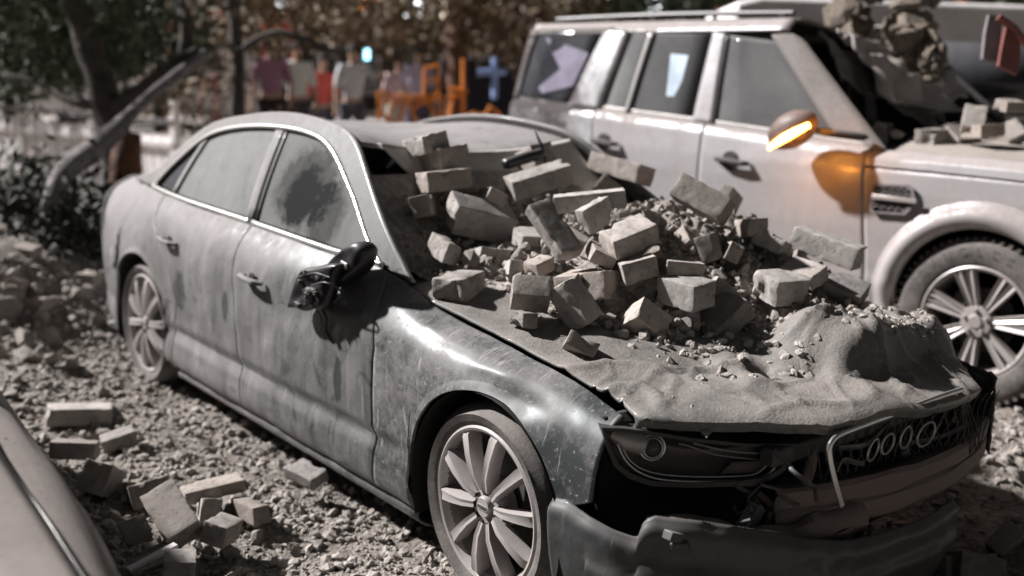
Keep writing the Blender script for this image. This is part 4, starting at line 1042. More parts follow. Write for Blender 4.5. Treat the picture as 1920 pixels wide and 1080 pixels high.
BR = [
 ('a1', (-1.164, -0.301, 1.343), (-0.103, 0.011, -0.991, -0.088), (0.136, 0.131, 0.077)),
 ('a2', (-1.123, -0.244, 1.288), (-0.103, 0.002, -0.992, -0.071), (0.164, 0.149, 0.083)),
 ('a3', (-0.991, -0.333, 1.215), (-0.063, -0.129, -0.989, -0.041), (0.134, 0.19, 0.08)),
 ('a4', (-0.964, -0.44, 1.118), (0.148, -0.392, 0.908, -0.01), (0.077, 0.261, 0.082)),
 ('a5', (-0.812, -0.295, 1.083), (-0.263, 0.113, 0.953, -0.099), (0.107, 0.272, 0.123)),
 ('a6', (-0.674, -0.559, 1.005), (0.102, -0.027, -0.985, 0.139), (0.127, 0.063, 0.076)),
 ('a7', (-0.654, -0.371, 0.951), (-0.098, -0.228, -0.965, 0.085), (0.262, 0.114, 0.075)),
 ('a8', (-0.91, -0.159, 1.148), (-0.002, -0.249, -0.941, 0.228), (0.262, 0.077, 0.057)),
 ('a9', (-1.158, 0.244, 1.264), (-0.176, -0.077, -0.979, -0.068), (0.269, 0.11, 0.094)),
 ('a10', (-0.817, 0.009, 1.223), (-0.044, 0.169, 0.972, 0.154), (0.111, 0.257, 0.079)),
 ('a11', (-0.987, 0.653, 1.233), (-0.062, -0.126, 0.984, -0.11), (0.265, 0.157, 0.086)),
 ('a12', (-0.928, 0.521, 1.139), (0.587, 0.068, 0.622, -0.514), (0.09, 0.104, 0.268)),
 ('a13', (-0.853, 0.22, 1.157), (0.665, 0.145, 0.622, -0.387), (0.06, 0.072, 0.263)),
 ('a14', (-0.386, -0.118, 1.192), (-0.041, -0.366, -0.928, -0.061), (0.151, 0.259, 0.061)),
 ('a15', (-0.262, -0.207, 1.159), (0.061, 0.011, 0.981, 0.183), (0.048, 0.128, 0.091)),
 ('a16', (-0.25, -0.409, 1.12), (-0.388, 0.0, 0.91, 0.143), (0.223, 0.09, 0.053)),
 ('a17', (-0.066, -0.239, 1.112), (0.079, -0.139, -0.97, -0.185), (0.114, 0.17, 0.074)),
 ('a18', (-0.445, -0.656, 0.91), (0.028, -0.219, 0.975, 0.023), (0.116, 0.172, 0.098)),
 ('a19', (-0.49, -0.4, 0.934), (-0.105, -0.259, -0.956, 0.085), (0.262, 0.048, 0.074)),
 ('a20', (-0.306, -0.419, 0.99), (-0.011, -0.013, -0.991, -0.133), (0.075, 0.082, 0.049)),
 ('a21', (-0.14, -0.599, 0.941), (-0.392, 0.298, 0.863, 0.11), (0.077, 0.123, 0.11)),
 ('a22', (-0.04, -0.497, 0.917), (-0.274, 0.138, -0.944, -0.119), (0.084, 0.102, 0.155)),
 ('a23', (-0.145, -0.392, 0.964), (0.098, -0.19, 0.976, 0.037), (0.102, 0.144, 0.057)),
 ('a24', (-0.053, -0.367, 0.961), (0.112, -0.181, 0.976, -0.036), (0.074, 0.114, 0.094)),
 ('a25', (0.175, -0.212, 0.966), (0.025, 0.009, -0.998, -0.05), (0.154, 0.109, 0.087)),
 ('a26', (0.251, 0.183, 0.953), (0.114, -0.036, -0.993, 0.013), (0.11, 0.169, 0.093)),
 ('a27', (0.215, 0.37, 0.978), (0.047, -0.025, -0.976, -0.209), (0.142, 0.089, 0.062)),
 ('a28', (0.319, 0.477, 0.927), (0.154, 0.123, -0.966, -0.169), (0.14, 0.105, 0.063)),
 ('a29', (0.127, 0.635, 1.04), (0.109, 0.111, -0.988, 0.008), (0.261, 0.093, 0.086)),
 ('a30', (0.036, 0.419, 1.055), (0.12, 0.145, -0.972, 0.139), (0.119, 0.126, 0.054)),
 ('a31', (-0.134, 0.212, 1.208), (-0.252, -0.032, 0.817, 0.517), (0.21, 0.095, 0.122)),
 ('a32', (-0.403, 0.71, 1.161), (0.116, 0.222, -0.955, 0.156), (0.049, 0.263, 0.072)),
 ('a33', (-0.037, 0.383, 1.108), (0.089, 0.258, 0.962, 0.009), (0.123, 0.083, 0.066)),
 ('a34', (0.022, -0.275, 1.02), (-0.073, -0.31, -0.939, -0.126), (0.105, 0.117, 0.071)),
 ('a35', (0.11, -0.152, 1.026), (-0.041, -0.377, -0.924, 0.044), (0.12, 0.123, 0.049)),
 ('a36', (-0.039, 0.16, 1.048), (-0.213, 0.304, -0.928, 0.007), (0.077, 0.196, 0.097)),
 ('a37', (0.001, 0.217, 1.032), (0.001, -0.381, -0.899, 0.216), (0.261, 0.051, 0.067)),
 ('a38', (-0.099, -0.662, 0.874), (0.029, 0.061, 0.997, -0.043), (0.087, 0.057, 0.05)),
 ('a39', (0.129, -0.625, 0.829), (0.526, -0.441, -0.726, -0.044), (0.048, 0.097, 0.106)),
 ('a40', (-0.128, -0.304, 1.046), (0.118, -0.291, -0.93, 0.19), (0.134, 0.085, 0.047)),
 ('g1', (-2.33, -1.359, 0.065), (-0.045, -0.152, -0.987, 0.041), (0.15, 0.271, 0.077)),
 ('g2', (-1.795, -1.542, 0.101), (-0.021, 0.512, -0.852, 0.107), (0.174, 0.117, 0.069)),
 ('g3', (-1.948, -1.317, 0.048), (-0.113, 0.603, -0.787, -0.064), (0.14, 0.113, 0.067)),
 ('g4', (-1.489, -1.542, 0.071), (0.012, 0.441, -0.853, 0.278), (0.105, 0.229, 0.118)),
 ('g5', (-0.877, -1.506, 0.141), (0.012, 0.245, -0.229, 0.942), (0.202, 0.122, 0.103)),
 ('g6', (-1.331, -1.419, 0.045), (-0.836, -0.105, -0.538, 0.017), (0.09, 0.15, 0.132)),
 ('g7', (-1.113, -1.265, 0.101), (0.037, 0.081, 0.995, 0.036), (0.108, 0.217, 0.047)),
 ('g8', (-1.095, -1.29, 0.021), (-0.203, -0.17, -0.957, 0.118), (0.261, 0.073, 0.085)),
 ('g9', (-0.758, -1.387, 0.103), (-0.072, -0.337, 0.931, -0.118), (0.085, 0.133, 0.073)),
 ('g10', (-0.938, -1.2, 0.063), (-0.073, -0.004, -0.997, 0.003), (0.193, 0.064, 0.066)),
 ('g11', (-0.87, -1.632, 0.119), (0.375, -0.024, -0.912, -0.162), (0.066, 0.086, 0.107)),
 ('g12', (-0.623, -1.587, 0.093), (0.0, -0.21, -0.975, 0.069), (0.105, 0.096, 0.059)),
 ('g13', (-1.02, -0.93, 0.114), (0.068, 0.132, -0.982, -0.113), (0.151, 0.088, 0.051)),
 ('h1', (0.866, 0.546, 0.069), (-0.174, -0.39, -0.895, 0.127), (0.169, 0.147, 0.086)),
 ('h2', (0.739, 0.577, 0.003), (0.217, 0.371, 0.897, -0.098), (0.261, 0.055, 0.082)),
 ('h3', (0.792, 0.939, 0.019), (-0.547, -0.171, -0.463, 0.676), (0.12, 0.073, 0.275)),
 ('s1', (-0.327, 2.55, 1.488), (-0.403, 0.477, 0.754, 0.206), (0.14, 0.111, 0.102)),
 ('s2', (-0.272, 2.55, 1.442), (-0.047, -0.187, -0.981, -0.027), (0.147, 0.154, 0.067)),
 ('s3', (-0.142, 2.537, 1.576), (0.052, -0.331, -0.942, -0.032), (0.143, 0.104, 0.055)),
 ('k1', (-5.014, -0.877, 0.244), (0.159, 0.007, -0.984, 0.074), (0.228, 0.157, 0.064)),
 ('k2', (-3.967, -1.196, 0.296), (0.046, -0.527, 0.842, -0.107), (0.101, 0.151, 0.182)),
 ('k3', (-4.343, -1.026, 0.489), (0.076, 0.352, -0.931, -0.062), (0.139, 0.109, 0.056)),
 ('k4', (-4.946, -0.702, 0.424), (-0.029, 0.459, -0.881, 0.112), (0.146, 0.26, 0.103)),
 ('k5', (-3.868, -1.083, 0.243), (-0.044, 0.36, -0.931, 0.038), (0.11, 0.157, 0.092)),
 ('k6', (-4.167, -0.71, 0.315), (-0.025, -0.321, 0.946, 0.019), (0.122, 0.144, 0.082)),
]

TXT = {
'a1': ('topmost left block of the bonnet heap, bright end and dark long face', 0),
'a2': ('block second from top in the left stack against the windscreen', 0),
'a3': ('third block down in the left stack, dark long side to the viewer', 0),
'a4': ('small dark block beside the torn windscreen edge and front pillar', 1),
'a5': ('large block with a chewed broken end lying left of centre in the heap', -1),
'a6': ('pale-ended half block tucked under the large broken-ended block', 1),
'a7': ('wedge-shaped broken block with a bright left face at the heap foot', 1),
'a8': ('small block behind the large broken-ended one, pale triangular face up', 0),
'a9': ('peaked dark block standing at the very top centre of the heap', 1),
'a10': ('long dark block with a bright upper edge under the peaked block', 0),
'a11': ('long pale-topped block at the top right of centre against the silver car', 0),
'a12': ('dark corner of a block showing under the long pale-topped block', 0),
'a13': ('small bright tipped fragment block between two dark long blocks', 1),
'a14': ('long dark block lying level behind the leaning middle block', 0),
'a15': ('upright block with a thin lit left edge in the heap centre', 0),
'a16': ('long block leaning down the middle of the heap with one bright side', 0),
'a17': ('bright-topped block in the middle of the heap with rounded worn edge', 0),
'a18': ('block with a rough crumbled face at the heap corner near the front pillar', -1),
'a19': ('small plain grey block piece left of the tilted slab fragment', 1),
'a20': ('small tilted block piece below the long leaning block', 0),
'a21': ('block with pitted pale top standing upright at the near edge of the heap', 0),
'a22': ('block leaning forward on its corner at the near edge of the heap', 0),
'a23': ('flat pale-topped block behind the forward-leaning block', 0),
'a24': ('block with a pale triangular side right behind the forward-leaning block', 1),
'a25': ('clean square-cut half block standing alone on the front of the heap', 0),
'a26': ('block with a rough bright broken end at the right front of the heap', -1),
'a27': ('grit-covered block behind the one with the rough bright end', 0),
'a28': ('tilted block at the right front edge with a lit lower strip', 1),
'a29': ('long flat-sided block on the far right in front of the silver door', 0),
'a30': ('short pale block just left of the long far-right block', 0),
'a31': ('large smooth block standing up at the right shoulder of the heap', 0),
'a32': ('small dark block peeping out behind the large smooth right one', 0),
'a33': ('dark shadowed block below the large smooth right one', 1),
'a34': ('dark block lying under the bright-topped middle block', 0),
'a35': ('low dark block right of centre behind the square-cut half block', 0),
'a36': ('dark upright shard of block in the shaded right middle of the heap', 1),
'a37': ('small dark shard beside the upright shard in the heap', 1),
'a38': ('small block bit in front of the pitted upright block', 1),
'a39': ('dark block bit lying loose on the bonnet nearest the viewer', 1),
'a40': ('dark block wedged left below the bright-topped middle block', 0),
'g1': ('flat block lying on the gravel left of the saloon, farthest of the row', 0),
'g2': ('dark block beside the brownish wing, behind the pale chipped block', 0),
'g3': ('narrow block with a lit edge lying among the gravel, mid left', 0),
'g4': ('pale block with dark right side next to the brownish front wing', 0),
'g5': ('largest tilted slab block in the ground heap between the two cars', 0),
'g6': ('thin-edged slab block behind the largest tilted slab', 0),
'g7': ('long block with a sunlit top lying behind the ground heap', 0),
'g8': ('dark block between the largest slab and the cube-like block', 0),
'g9': ('cube-like half block with pale top in the ground heap', 0),
'g10': ('crumbling block right of the cube-like half block', 1),
'g11': ('small pale block touching the brownish wing, left of the largest slab', 1),
'g12': ('upright block piece at the bottom edge in front of the white plank', 0),
'g13': ('block poking out from under the saloon sill', 1),
'h1': ('block with one bright sliver face on the ground at the lower right', 0),
'h2': ('dark block left of the bright-slivered one at the lower right', 0),
'h3': ('dark tilted block behind the bright-slivered one at the lower right', 0),
's1': ('upright pale block on the cowl of the silver car', 0),
's2': ('low pale block lying beside another on the silver car bonnet edge', 0),
's3': ('block at the far right on the silver car cowl', 1),
'k1': ('flat slab block high on the blurred left rubble bank', 0),
'k2': ('dark-sided block on the blurred left rubble bank', 0),
'k3': ('small block at the top of the blurred left rubble bank', 0),
'k4': ('block at the back right of the blurred left rubble bank', 0),
'k5': ('pale block in the middle of the blurred left rubble bank', 0),
'k6': ('block on the bank beside the saloon rear wheel', 0),
}
GRP = {'a': 'blocks heaped on the saloon bonnet', 'g': 'blocks lying on the ground between the cars', 'h': 'blocks on the ground at the lower right', 's': 'blocks on the silver car cowl', 'k': 'blocks on the left rubble bank'}
for i, (nm, c, q, d) in enumerate(BR):
    lab, br = TXT[nm]; far_ = nm[0] == 'k'
    me = block_mesh('building_block', d, i+1, br, chip=.012)
    o = bpy.data.objects.new('building_block', me); COL.objects.link(o); o.location = c; o.rotation_mode = 'QUATERNION'; o.rotation_quaternion = q
    tag(o, lab, 'block', GRP[nm[0]])
# filler blocks half buried between the big ones: (x, y, lift)
def img(p):
    d = Vector(p)-Vector(CAM); z = d.dot(_F); return 960+FPX*d.dot(_R2)/z, 540-FPX*d.dot(_U2)/z, z
# loose lumps, each told apart by its size and the block it lies next to
USED = set()
def place_name(p, marks):
    u, v, z = img(p); best = min(marks, key=lambda q: math.hypot(q[0]-u, q[1]-v)); du, dv = u-best[0], v-best[1]
    a = math.degrees(math.atan2(-dv, du)) % 360
    dr = ['right of', 'up and right of', 'above', 'up and left of', 'left of', 'down and left of', 'below', 'down and right of'][int((a+22.5)//45) % 8]
    return dr, best[2]
def lumps(name, gen, n, marks, group, mat, protos=PROB, kind='lump', what='mortar lump'):
    me_ = []
    for k, (V, F) in enumerate(protos):
        me = bpy.data.meshes.new(name); me.from_pydata(V.tolist(), [], F); me.materials.append(mat); me_.append(me)
    made = 0
    for _ in range(n*12):
        if made >= n: break
        x, y, z, s = gen(); dr, mk = place_name((x, y, z), marks)
        sz = 'tiny' if s < .035 else 'small' if s < .055 else 'fist-sized' if s < .09 else 'large' if s < .15 else 'very large'
        lab = '%s %s %s %s' % (sz, what, dr, mk)
        if lab in USED: continue
        USED.add(lab); made += 1
        o = bpy.data.objects.new(name, me_[rng.randint(len(me_))]); COL.objects.link(o)
        o.location = (x, y, z); o.scale = (s, s, s*rng.uniform(.6, 1)); o.rotation_euler = rng.uniform(0, 6.28, 3); tag(o, lab, kind, group)
SHORT = {'a1': 'the topmost left block', 'a2': 'the second block of the left stack', 'a3': 'the third block of the left stack', 'a5': 'the large broken-ended block', 'a6': 'the pale-ended half block', 'a9': 'the peaked top block',
 'a10': 'the long dark block under the peak', 'a11': 'the long pale-topped block', 'a16': 'the long leaning middle block', 'a17': 'the bright-topped middle block', 'a18': 'the crumbled block by the front pillar', 'a21': 'the pitted upright block',
 'a22': 'the forward-leaning block', 'a25': 'the clean square-cut block', 'a26': 'the rough bright-ended block', 'a28': 'the block with a lit lower strip', 'a29': 'the long far-right block', 'a31': 'the large smooth right block', 'a39': 'the loose nearest block bit',
 'g1': 'the farthest flat ground block', 'g2': 'the dark block by the brown wing', 'g4': 'the pale block by the brown wing', 'g5': 'the largest tilted ground slab', 'g7': 'the long sunlit ground block', 'g9': 'the cube-like ground block', 'g12': 'the block before the white plank', 'g13': 'the block under the sill',
 'h1': 'the bright-slivered block at lower right', 'h3': 'the dark tilted block at lower right', 's1': 'the upright pale cowl block', 's2': 'the low pale cowl block', 's3': 'the far-right cowl block', 'k1': 'the flat slab on the left bank', 'k3': 'the small block on the left bank', 'k5': 'the pale block on the left bank', 'k6': 'the block by the rear wheel'}
MK = {}
for (nm, c, q, d) in BR:
    if nm in SHORT: u, v, z = img(c); MK.setdefault(nm[0], []).append((u, v, SHORT[nm]))
MK['g'] += [(300, 740, 'the rear wheel on the gravel'), (740, 1000, 'the front wheel on the gravel'), (450, 820, 'the open gravel beside the sill')]
MK['k'] += [(60, 480, 'the dark shrubs on the bank'), (150, 640, 'the dark hollow of the left bank'), (30, 700, 'the left frame edge'), (210, 700, 'the shaded foot of the bank')]
MK['s'] += [(1560, 60, 'the silver car roof corner'), (1690, 60, 'the crushed silver car roof'), (1760, 200, 'the silver car dashboard'), (1740, 130, 'the torn roof skin')]
MK['r'] = [(1040, 28, 'the silver car tail end of the roof'), (1200, 30, 'the rear side window of the silver car'), (1400, 35, 'the front side window of the silver car')]
FB = [0, 0]
MK['h'] += [(1870, 960, 'the torn bumper end')]
# half-buried blocks that fill the heap
made = 0
for _ in range(4000):
    if made >= 40: break
    x = rng.uniform(-.98, .42); y = rng.uniform(-.50, .66); h = Ttop(x, y)
    if h < .17: continue
    z = hbase(x, y)+h-.13-.04*rng.rand()
    p = Vector((x, y, z))
    if min((p-Vector(c)).length for (_n, c, q, d) in BR) < .085: continue
    if any((p-Vector(c)).length < .10 for c in FB[2:]): continue
    iu, iv, iz = img(p)
    if any(math.hypot(iu-a, iv-b) < 85 and iz < c+.06 for a, b, c in [img(c) for (_n, c, q, d) in BR if _n[0] == 'a']): continue
    dr, mk = place_name((x, y, z), MK['a']); lab = 'half-buried shaded block %s %s' % (dr, mk)
    if lab in USED: continue
    USED.add(lab); FB.append(tuple(p)); made += 1
    d = (rng.uniform(.10, .22), rng.uniform(.09, .12), rng.uniform(.06, .09)); o = bpy.data.objects.new('building_block', block_mesh('building_block', d, 100+made, rng.choice([0, 1, -1]))); COL.objects.link(o)
    o.location = p; o.rotation_euler = (rng.randn()*.5, rng.randn()*.5, rng.uniform(0, 6.28)); tag(o, lab, 'block', GRP['a'])
for k, (bx, by, lab) in enumerate(((-.42, 2.62, 'tilted block on the silver car bonnet below the torn windscreen'), (-.30, 2.95, 'flat block farther across the silver car bonnet'), (-.55, 3.25, 'block half inside the silver car windscreen hole'), (-.25, 3.35, 'block on the far half of the silver car bonnet'), (-.50, 2.48, 'small block nearest the near front pillar of the silver car'))):
    o = bpy.data.objects.new('building_block', block_mesh('building_block', (rng.uniform(.14, .24), .11, .08), 300+k, [0, 1, -1][k % 3])); COL.objects.link(o)
    o.location = (bx, by, 1.40+.02*(k % 2)); o.rotation_euler = (rng.randn()*.3, rng.randn()*.3, rng.uniform(0, 6.28)); tag(o, lab, 'block', GRP['s'])
def g1_():
    while True:
        x = rng.uniform(-1.05, .52); y = rng.uniform(-.62, .68)
        if Rcore(x, y) > .02: return (x, y, hbase(x, y)+max(0, Rcore(x, y))+.01+.02*rng.rand(), rng.choice([.03, .045, .07, .10], p=[.25, .35, .3, .1])*rng.uniform(.85, 1.1))
lumps('mortar_lump', g1_, 190, MK['a'], 'mortar lumps on the saloon bonnet', M['stone'], what='mortar lump')
def g2_():
    x = rng.uniform(-2.9, .2); y = rng.uniform(-1.95, -.95); s = rng.uniform(.025, .085) if rng.rand() < .8 else rng.uniform(.09, .13); return (x, y, gh(x, y)+s*.2, s)
lumps('ground_lump', g2_, 85, MK['g'], 'masonry lumps on the ground', M['stone'], what='masonry lump')
def g3_():
    x = rng.uniform(.1, 1.9); y = rng.uniform(.1, 1.9); s = rng.uniform(.04, .14); return (x, y, gh(x, y)+s*.2, s)
lumps('ground_lump', g3_, 20, MK['h'], 'masonry lumps at the lower right', M['stone'], what='masonry lump')
def g4_():
    x = rng.uniform(-8, -3.5); y = rng.uniform(-2.6, 1.2); s = rng.uniform(.05, .24)*(1+max(0, -4-x)*.12); return (x, y, gh(x, y)+s*.15, s)
lumps('bank_lump', g4_, 110, MK['k'], 'masonry lumps on the left rubble bank', M['stone'], what='bank lump')
def g8_():
    x = rng.uniform(-3.9, -2.6); y = rng.uniform(-2.1, -1.05); s = rng.choice([.06, .11, .18]); return (x, y, gh(x, y)+s*.2, s*rng.uniform(.8, 1.3))
lumps('bank_lump', g8_, 30, [q for q in MK['k'] if q[2] != 'the left frame edge']+MK['g'][:2], 'masonry lumps on the left rubble bank', M['stone'], what='broken chunk')
def g5_():
    v = rng.uniform(-25, 150); t = (v+25)/175; u = 1690+30*t+rng.randn()*.5*(62-30*t); p = at(u, v, 1, 3.15+.25*rng.rand()-.1*t); return (p.x, p.y, p.z, rng.uniform(.07, .30)*(1-.45*t))
lumps('roof_debris_lump', g5_, 80, MK['s'], 'debris lumps on the silver car roof', M['stone_brown'], PRO, what='dusty debris lump')
def g9_():
    v = rng.uniform(-20, 85); u = 1690+rng.randn()*38; p = at(u, v, 1, 3.1+.2*rng.rand()); return (p.x, p.y, p.z, rng.uniform(.22, .42))
lumps('roof_debris_lump', g9_, 16, MK['s'], 'debris lumps on the silver car roof', M['stone_brown'], PRO, what='clod of debris')
def g6_(): return (-.62+rng.uniform(-.28, .10), 3.0+rng.uniform(-.55, .8), 1.34+rng.uniform(-.03, .09), rng.uniform(.04, .18))
lumps('cowl_lump', g6_, 80, MK['s'], 'lumps on the silver car cowl', M['stone'], PRO, what='cowl lump')
def g7_(): return (rng.uniform(-3.3, -1.5), 3.05+rng.uniform(-.6, .3), 2.04+rng.uniform(-.01, .02), rng.uniform(.03, .11))
lumps('roof_lump', g7_, 26, MK['r'], 'lumps on the silver car roof', M['stone_dark'], PRO, what='roof lump')
# planks near the left car
for k, (a, b, lab, mt) in enumerate((((750, 1032), (965, 918), 'thin white painted strip of wood lying beside the brownish wing', M['white_wall']), ((770, 1062), (905, 1015), 'bare wooden strip lying below the white one by the brownish wing', M['stone']), ((745, 990), (930, 900), 'dusty wooden strip lying above the white one by the brownish wing', M['stone']))):
    A = at(a[0]/3, 720+a[1]/3, 2, .075-.01*k); B = at(b[0]/3, 720+b[1]/3, 2, .10-.01*k); d = B-A
    m = MB(); L = d.length; m.box((0, 0, 0), (L*1.25, .028, .012)); o = m.build('wood_strip', mt, bevel=.002); o.location = (A+B)/2; o.rotation_euler = d.to_track_quat('X', 'Z').to_euler(); tag(o, lab, 'plank', 'wood strips by the brownish wing')
# ================================================================== BACKGROUND
BLOB_GLOW = [emit('lit_warm', (1, .82, .62), 3.2), emit('lit_white', (.9, .95, 1), 3.6), emit('lit_orange', (1, .35, .12), 2.6)]  # glow for panes added to make bright background blobs
def wp(u, v, dist): p = far(u, v, dist); return p
def foliage(mb, c, rad, n, leaf, seed, hang=0):
    r = np.random.RandomState(seed); nc = max(4, n//34)
    d = r.randn(nc, 3); d /= np.linalg.norm(d, axis=1)[:, None]; C = np.array(c)+d*np.array(rad)*(r.uniform(.35, 1, (nc, 1))**.6)
    p = C[r.randint(nc, size=n)]+r.randn(n, 3)*leaf*2.6; s = leaf*r.uniform(.6, 1.3, (n, 1))
    a = r.randn(n, 3); a /= np.linalg.norm(a, axis=1)[:, None]; b = np.cross(a, r.randn(n, 3)); b /= np.linalg.norm(b, axis=1)[:, None]
    V = np.stack([p-a*s, p+b*s*.42, p+a*s, p-b*s*.42], 1).reshape(-1, 3)
    mb.add(V, np.arange(4*n).reshape(n, 4).tolist())
def tree(name, base, pts, r0, r1, crowns, lab, bark, leaf, seed, limbs=(), lsz=.06):
    root = empty(name, base, lab, 'tree', 'trees behind the cars'); b = Vector(base); rr_ = random.Random(seed)
    P = smooth_poly([tuple(Vector(p)-b) for p in pts], 26); m = MB()
    m.tube([Vector(p)+Vector((.02*noise.noise(Vector((i*.6, seed, 0))), .02*noise.noise(Vector((i*.6, seed, 5))), 0)) for i, p in enumerate(P)], [(r0+(r1-r0)*i/25)*(1+.12*noise.noise(Vector((i*.5, seed, 3))))*(1+.5*math.exp(-i/1.5)) for i in range(26)], 10)
    m.build('trunk', bark, root, angle=None)
    for L, ra, rb in limbs:
        Q = smooth_poly([tuple(Vector(p)-b) for p in L], 20); MB().tube([Vector(p) for p in Q], [ra+(rb-ra)*i/19 for i in range(20)], 8).build('limb', bark, root, angle=None)
    if crowns:
        m = MB()
        for k, (c, rad, n) in enumerate(crowns): foliage(m, tuple(Vector(c)-b), rad, n, lsz, seed*10+k)
        m.build('crown', leaf, root, smooth=False)
    return root
def gz(p): return gh(p[0], p[1])
def base_at(u, v, dist):
    p = wp(u, v, dist); p.z = gz(p)-.05; return p
D = 8.5
b0 = base_at(228, 345, D)
tree('leaning_tree', b0, [b0, wp(222, 290, D), wp(195, 180, D), wp(165, 80, D), wp(135, -10, D), wp(120, -150, D)], .15, .09,
     [(wp(60, 20, D+1), (.9, .8, .6), 2600), (wp(250, 60, D+.8), (.8, .7, .5), 2200), (wp(30, 130, D+1.2), (.6, .6, .25), 350), (wp(120, -120, D), (1.6, 1.4, .5), 2500)],
     'stout leaning tree with reddish foot left of the saloon boot', M['bark'], M['leaf'], 3,
     [((wp(205, 215, D), wp(270, 170, D-.1), wp(345, 110, D-.1), wp(400, 85, D)), .10, .035), ((wp(205, 200, D), wp(140, 190, D), wp(60, 150, D+.3), wp(-30, 140, D+.5)), .05, .02), ((wp(345, 110, D), wp(350, 50, D), wp(330, -20, D+.2)), .06, .04)])
b1 = base_at(446, 330, 10.5)
tree('slim_tree', b1, [b1, wp(446, 210, 10.5), wp(445, 100, 10.5), wp(434, -20, 10.5), wp(430, -160, 10.5)], .085, .06,
     [(wp(420, 20, 11), (.7, .7, .4), 800), (wp(370, 150, 11), (.45, .5, .45), 330), (wp(560, 0, 11), (.8, .7, .2), 600)],
     'slim upright dark tree behind the saloon rear window', M['bark'], M['leaf_brown'], 5, [((wp(445, 100, 10.5), wp(490, 68, 10.3), wp(540, 62, 10.2), wp(600, 85, 10.2), wp(650, 105, 10.2)), .04, .02)])
b2 = base_at(857, 232, 15); b2.z = wp(857, 240, 15).z-.5
tree('straight_tree', b2, [b2, wp(857, 200, 15), wp(858, 120, 15), wp(856, 20, 15), wp(852, -150, 15)], .165, .14,
     [(wp(700, 20, 15.5), (1.1, 1, .36), 800), (wp(840, 10, 16), (1.2, .9, .42), 800), (wp(950, 50, 15), (.6, .7, .5), 1100), (wp(780, 80, 16), (.5, .5, .2), 160)],
     'straight reddish-brown tree trunk behind the orange barrier', M['bark_red'], M['leaf_brown'], 7, lsz=.08)
b3 = base_at(300, 300, 13)
tree('twin_tree', b3, [b3, wp(300, 190, 13), wp(290, 100, 13), wp(305, -20, 13), wp(310, -150, 13)], .09, .06,
     [(wp(310, 30, 13.2), (1.0, 1.1, .5), 850), (wp(170, 70, 13.5), (.9, .9, .5), 700), (wp(350, 200, 13), (.35, .5, .3), 200)],
     'thin tree with brown leaves between the leaning tree and the slim one', M['bark'], M['leaf_brown'], 9, lsz=.07)
b4 = base_at(20, 300, 14)
tree('bushy_tree', b4, [b4, wp(20, 190, 14), wp(30, 60, 14), wp(20, -100, 14)], .12, .08,
     [(wp(30, 60, 14), (1.6, 1.6, .6), 2400)], 'bushy dark green tree at the far left edge behind the white fence', M['bark'], M['leaf'], 11, lsz=.08)
b5 = base_at(540, 240, 19)
tree('roadside_tree', b5, [b5, wp(540, 170, 19), wp(545, 50, 19), wp(540, -100, 19)], .12, .08,
     [(wp(560, 5, 19), (2.0, 1.5, .4), 900), (wp(700, 0, 20), (2.0, 1.5, .45), 900), (wp(480, 50, 20), (1.0, 1.0, .4), 350)], 'broad tree over the heads of the onlookers', M['bark'], M['leaf_brown'], 13, lsz=.1)
for k, (u, d, n) in enumerate(((1010, 17, 2600), (1250, 16, 2600), (1480, 15, 2600), (1700, 15, 2400), (1900, 14, 2400))):
    b = base_at(u, 230, d); dk = k % 2
    tree('hedge_tree', b, [b, wp(u, 160, d), wp(u+8, 60, d), wp(u, -120, d)], .10, .07, [(wp(u, -5, d), (1.9, 1.2, .75), n), (wp(u-60, 90, d+1), (1.2, 1, .7), n//2)],
         ['dark tree crown just left of the silver car roof', 'tree crown over the rear half of the silver car roof', 'tree crown over the front half of the silver car roof', 'tree crown behind the debris on the silver car roof', 'tree crown at the far upper right corner'][k], M['bark'], M['leaf_brown'] if k in (0, 3) else M['leaf'], 20+k, lsz=.09)
# fallen limb, pale at its broken end
m = MB(); Pf = smooth_poly([tuple(wp(88, 395, 6.6)), tuple(wp(120, 325, 6.8)), tuple(wp(190, 270, 7.2)), tuple(wp(270, 190, 7.7)), tuple(wp(345, 130, 8.2)), tuple(wp(385, 100, 8.4))], 30)
m.tube([Vector(p) for p in Pf], [.045+.035*math.sin(math.pi*min(1, i/16))+.006*noise.noise(Vector((i*.7, 0, 0))) for i in range(30)], 10); o = m.build('fallen_limb', M['bark_grey'], angle=None)
tag(o, 'grey broken limb slanting down to the ground left of the saloon boot', 'branch')
m = MB(); b = base_at(238, 350, 8.1); m.tube([b, wp(236, 300, 8.1), wp(240, 250, 8.1)], [.15, .12, .10], 12); o = m.build('rusty_stump', M['bark_red'], angle=None); tag(o, 'rusty reddish stump between the leaning tree and the saloon boot', 'stump')
# low dark shrubs
for k, (u, v, d, r, n, lab) in enumerate(((60, 400, 7.0, (.35, .4, .22), 900, 'low dark shrub left of the broken limb end'), (160, 410, 6.8, (.28, .4, .18), 700, 'low dark shrub under the broken limb beside the saloon boot'), (30, 340, 9.5, (.6, .5, .22), 700, 'olive weeds at the foot of the white fence'), (200, 380, 7.2, (.25, .3, .22), 600, 'dark shrub against the rusty stump'))):
    c = wp(u, v, d); c.z = gz(c)+r[2]*.7; root = empty('shrub', (c.x, c.y, gz(c)), lab, 'shrub'); m = MB(); foliage(m, (0, 0, r[2]*.7), r, n, .045, 70+k); m.build('foliage', M['leaf_dark'] if k != 2 else M['leaf'], root, smooth=False)
    m = MB()
    for q in range(5): a = q*1.3; m.tube([(0, 0, -.05), (r[0]*.4*math.cos(a), r[1]*.4*math.sin(a), r[2]*1.1)], [.012, .005], 5)
    m.build('stem', M['bark'], root)
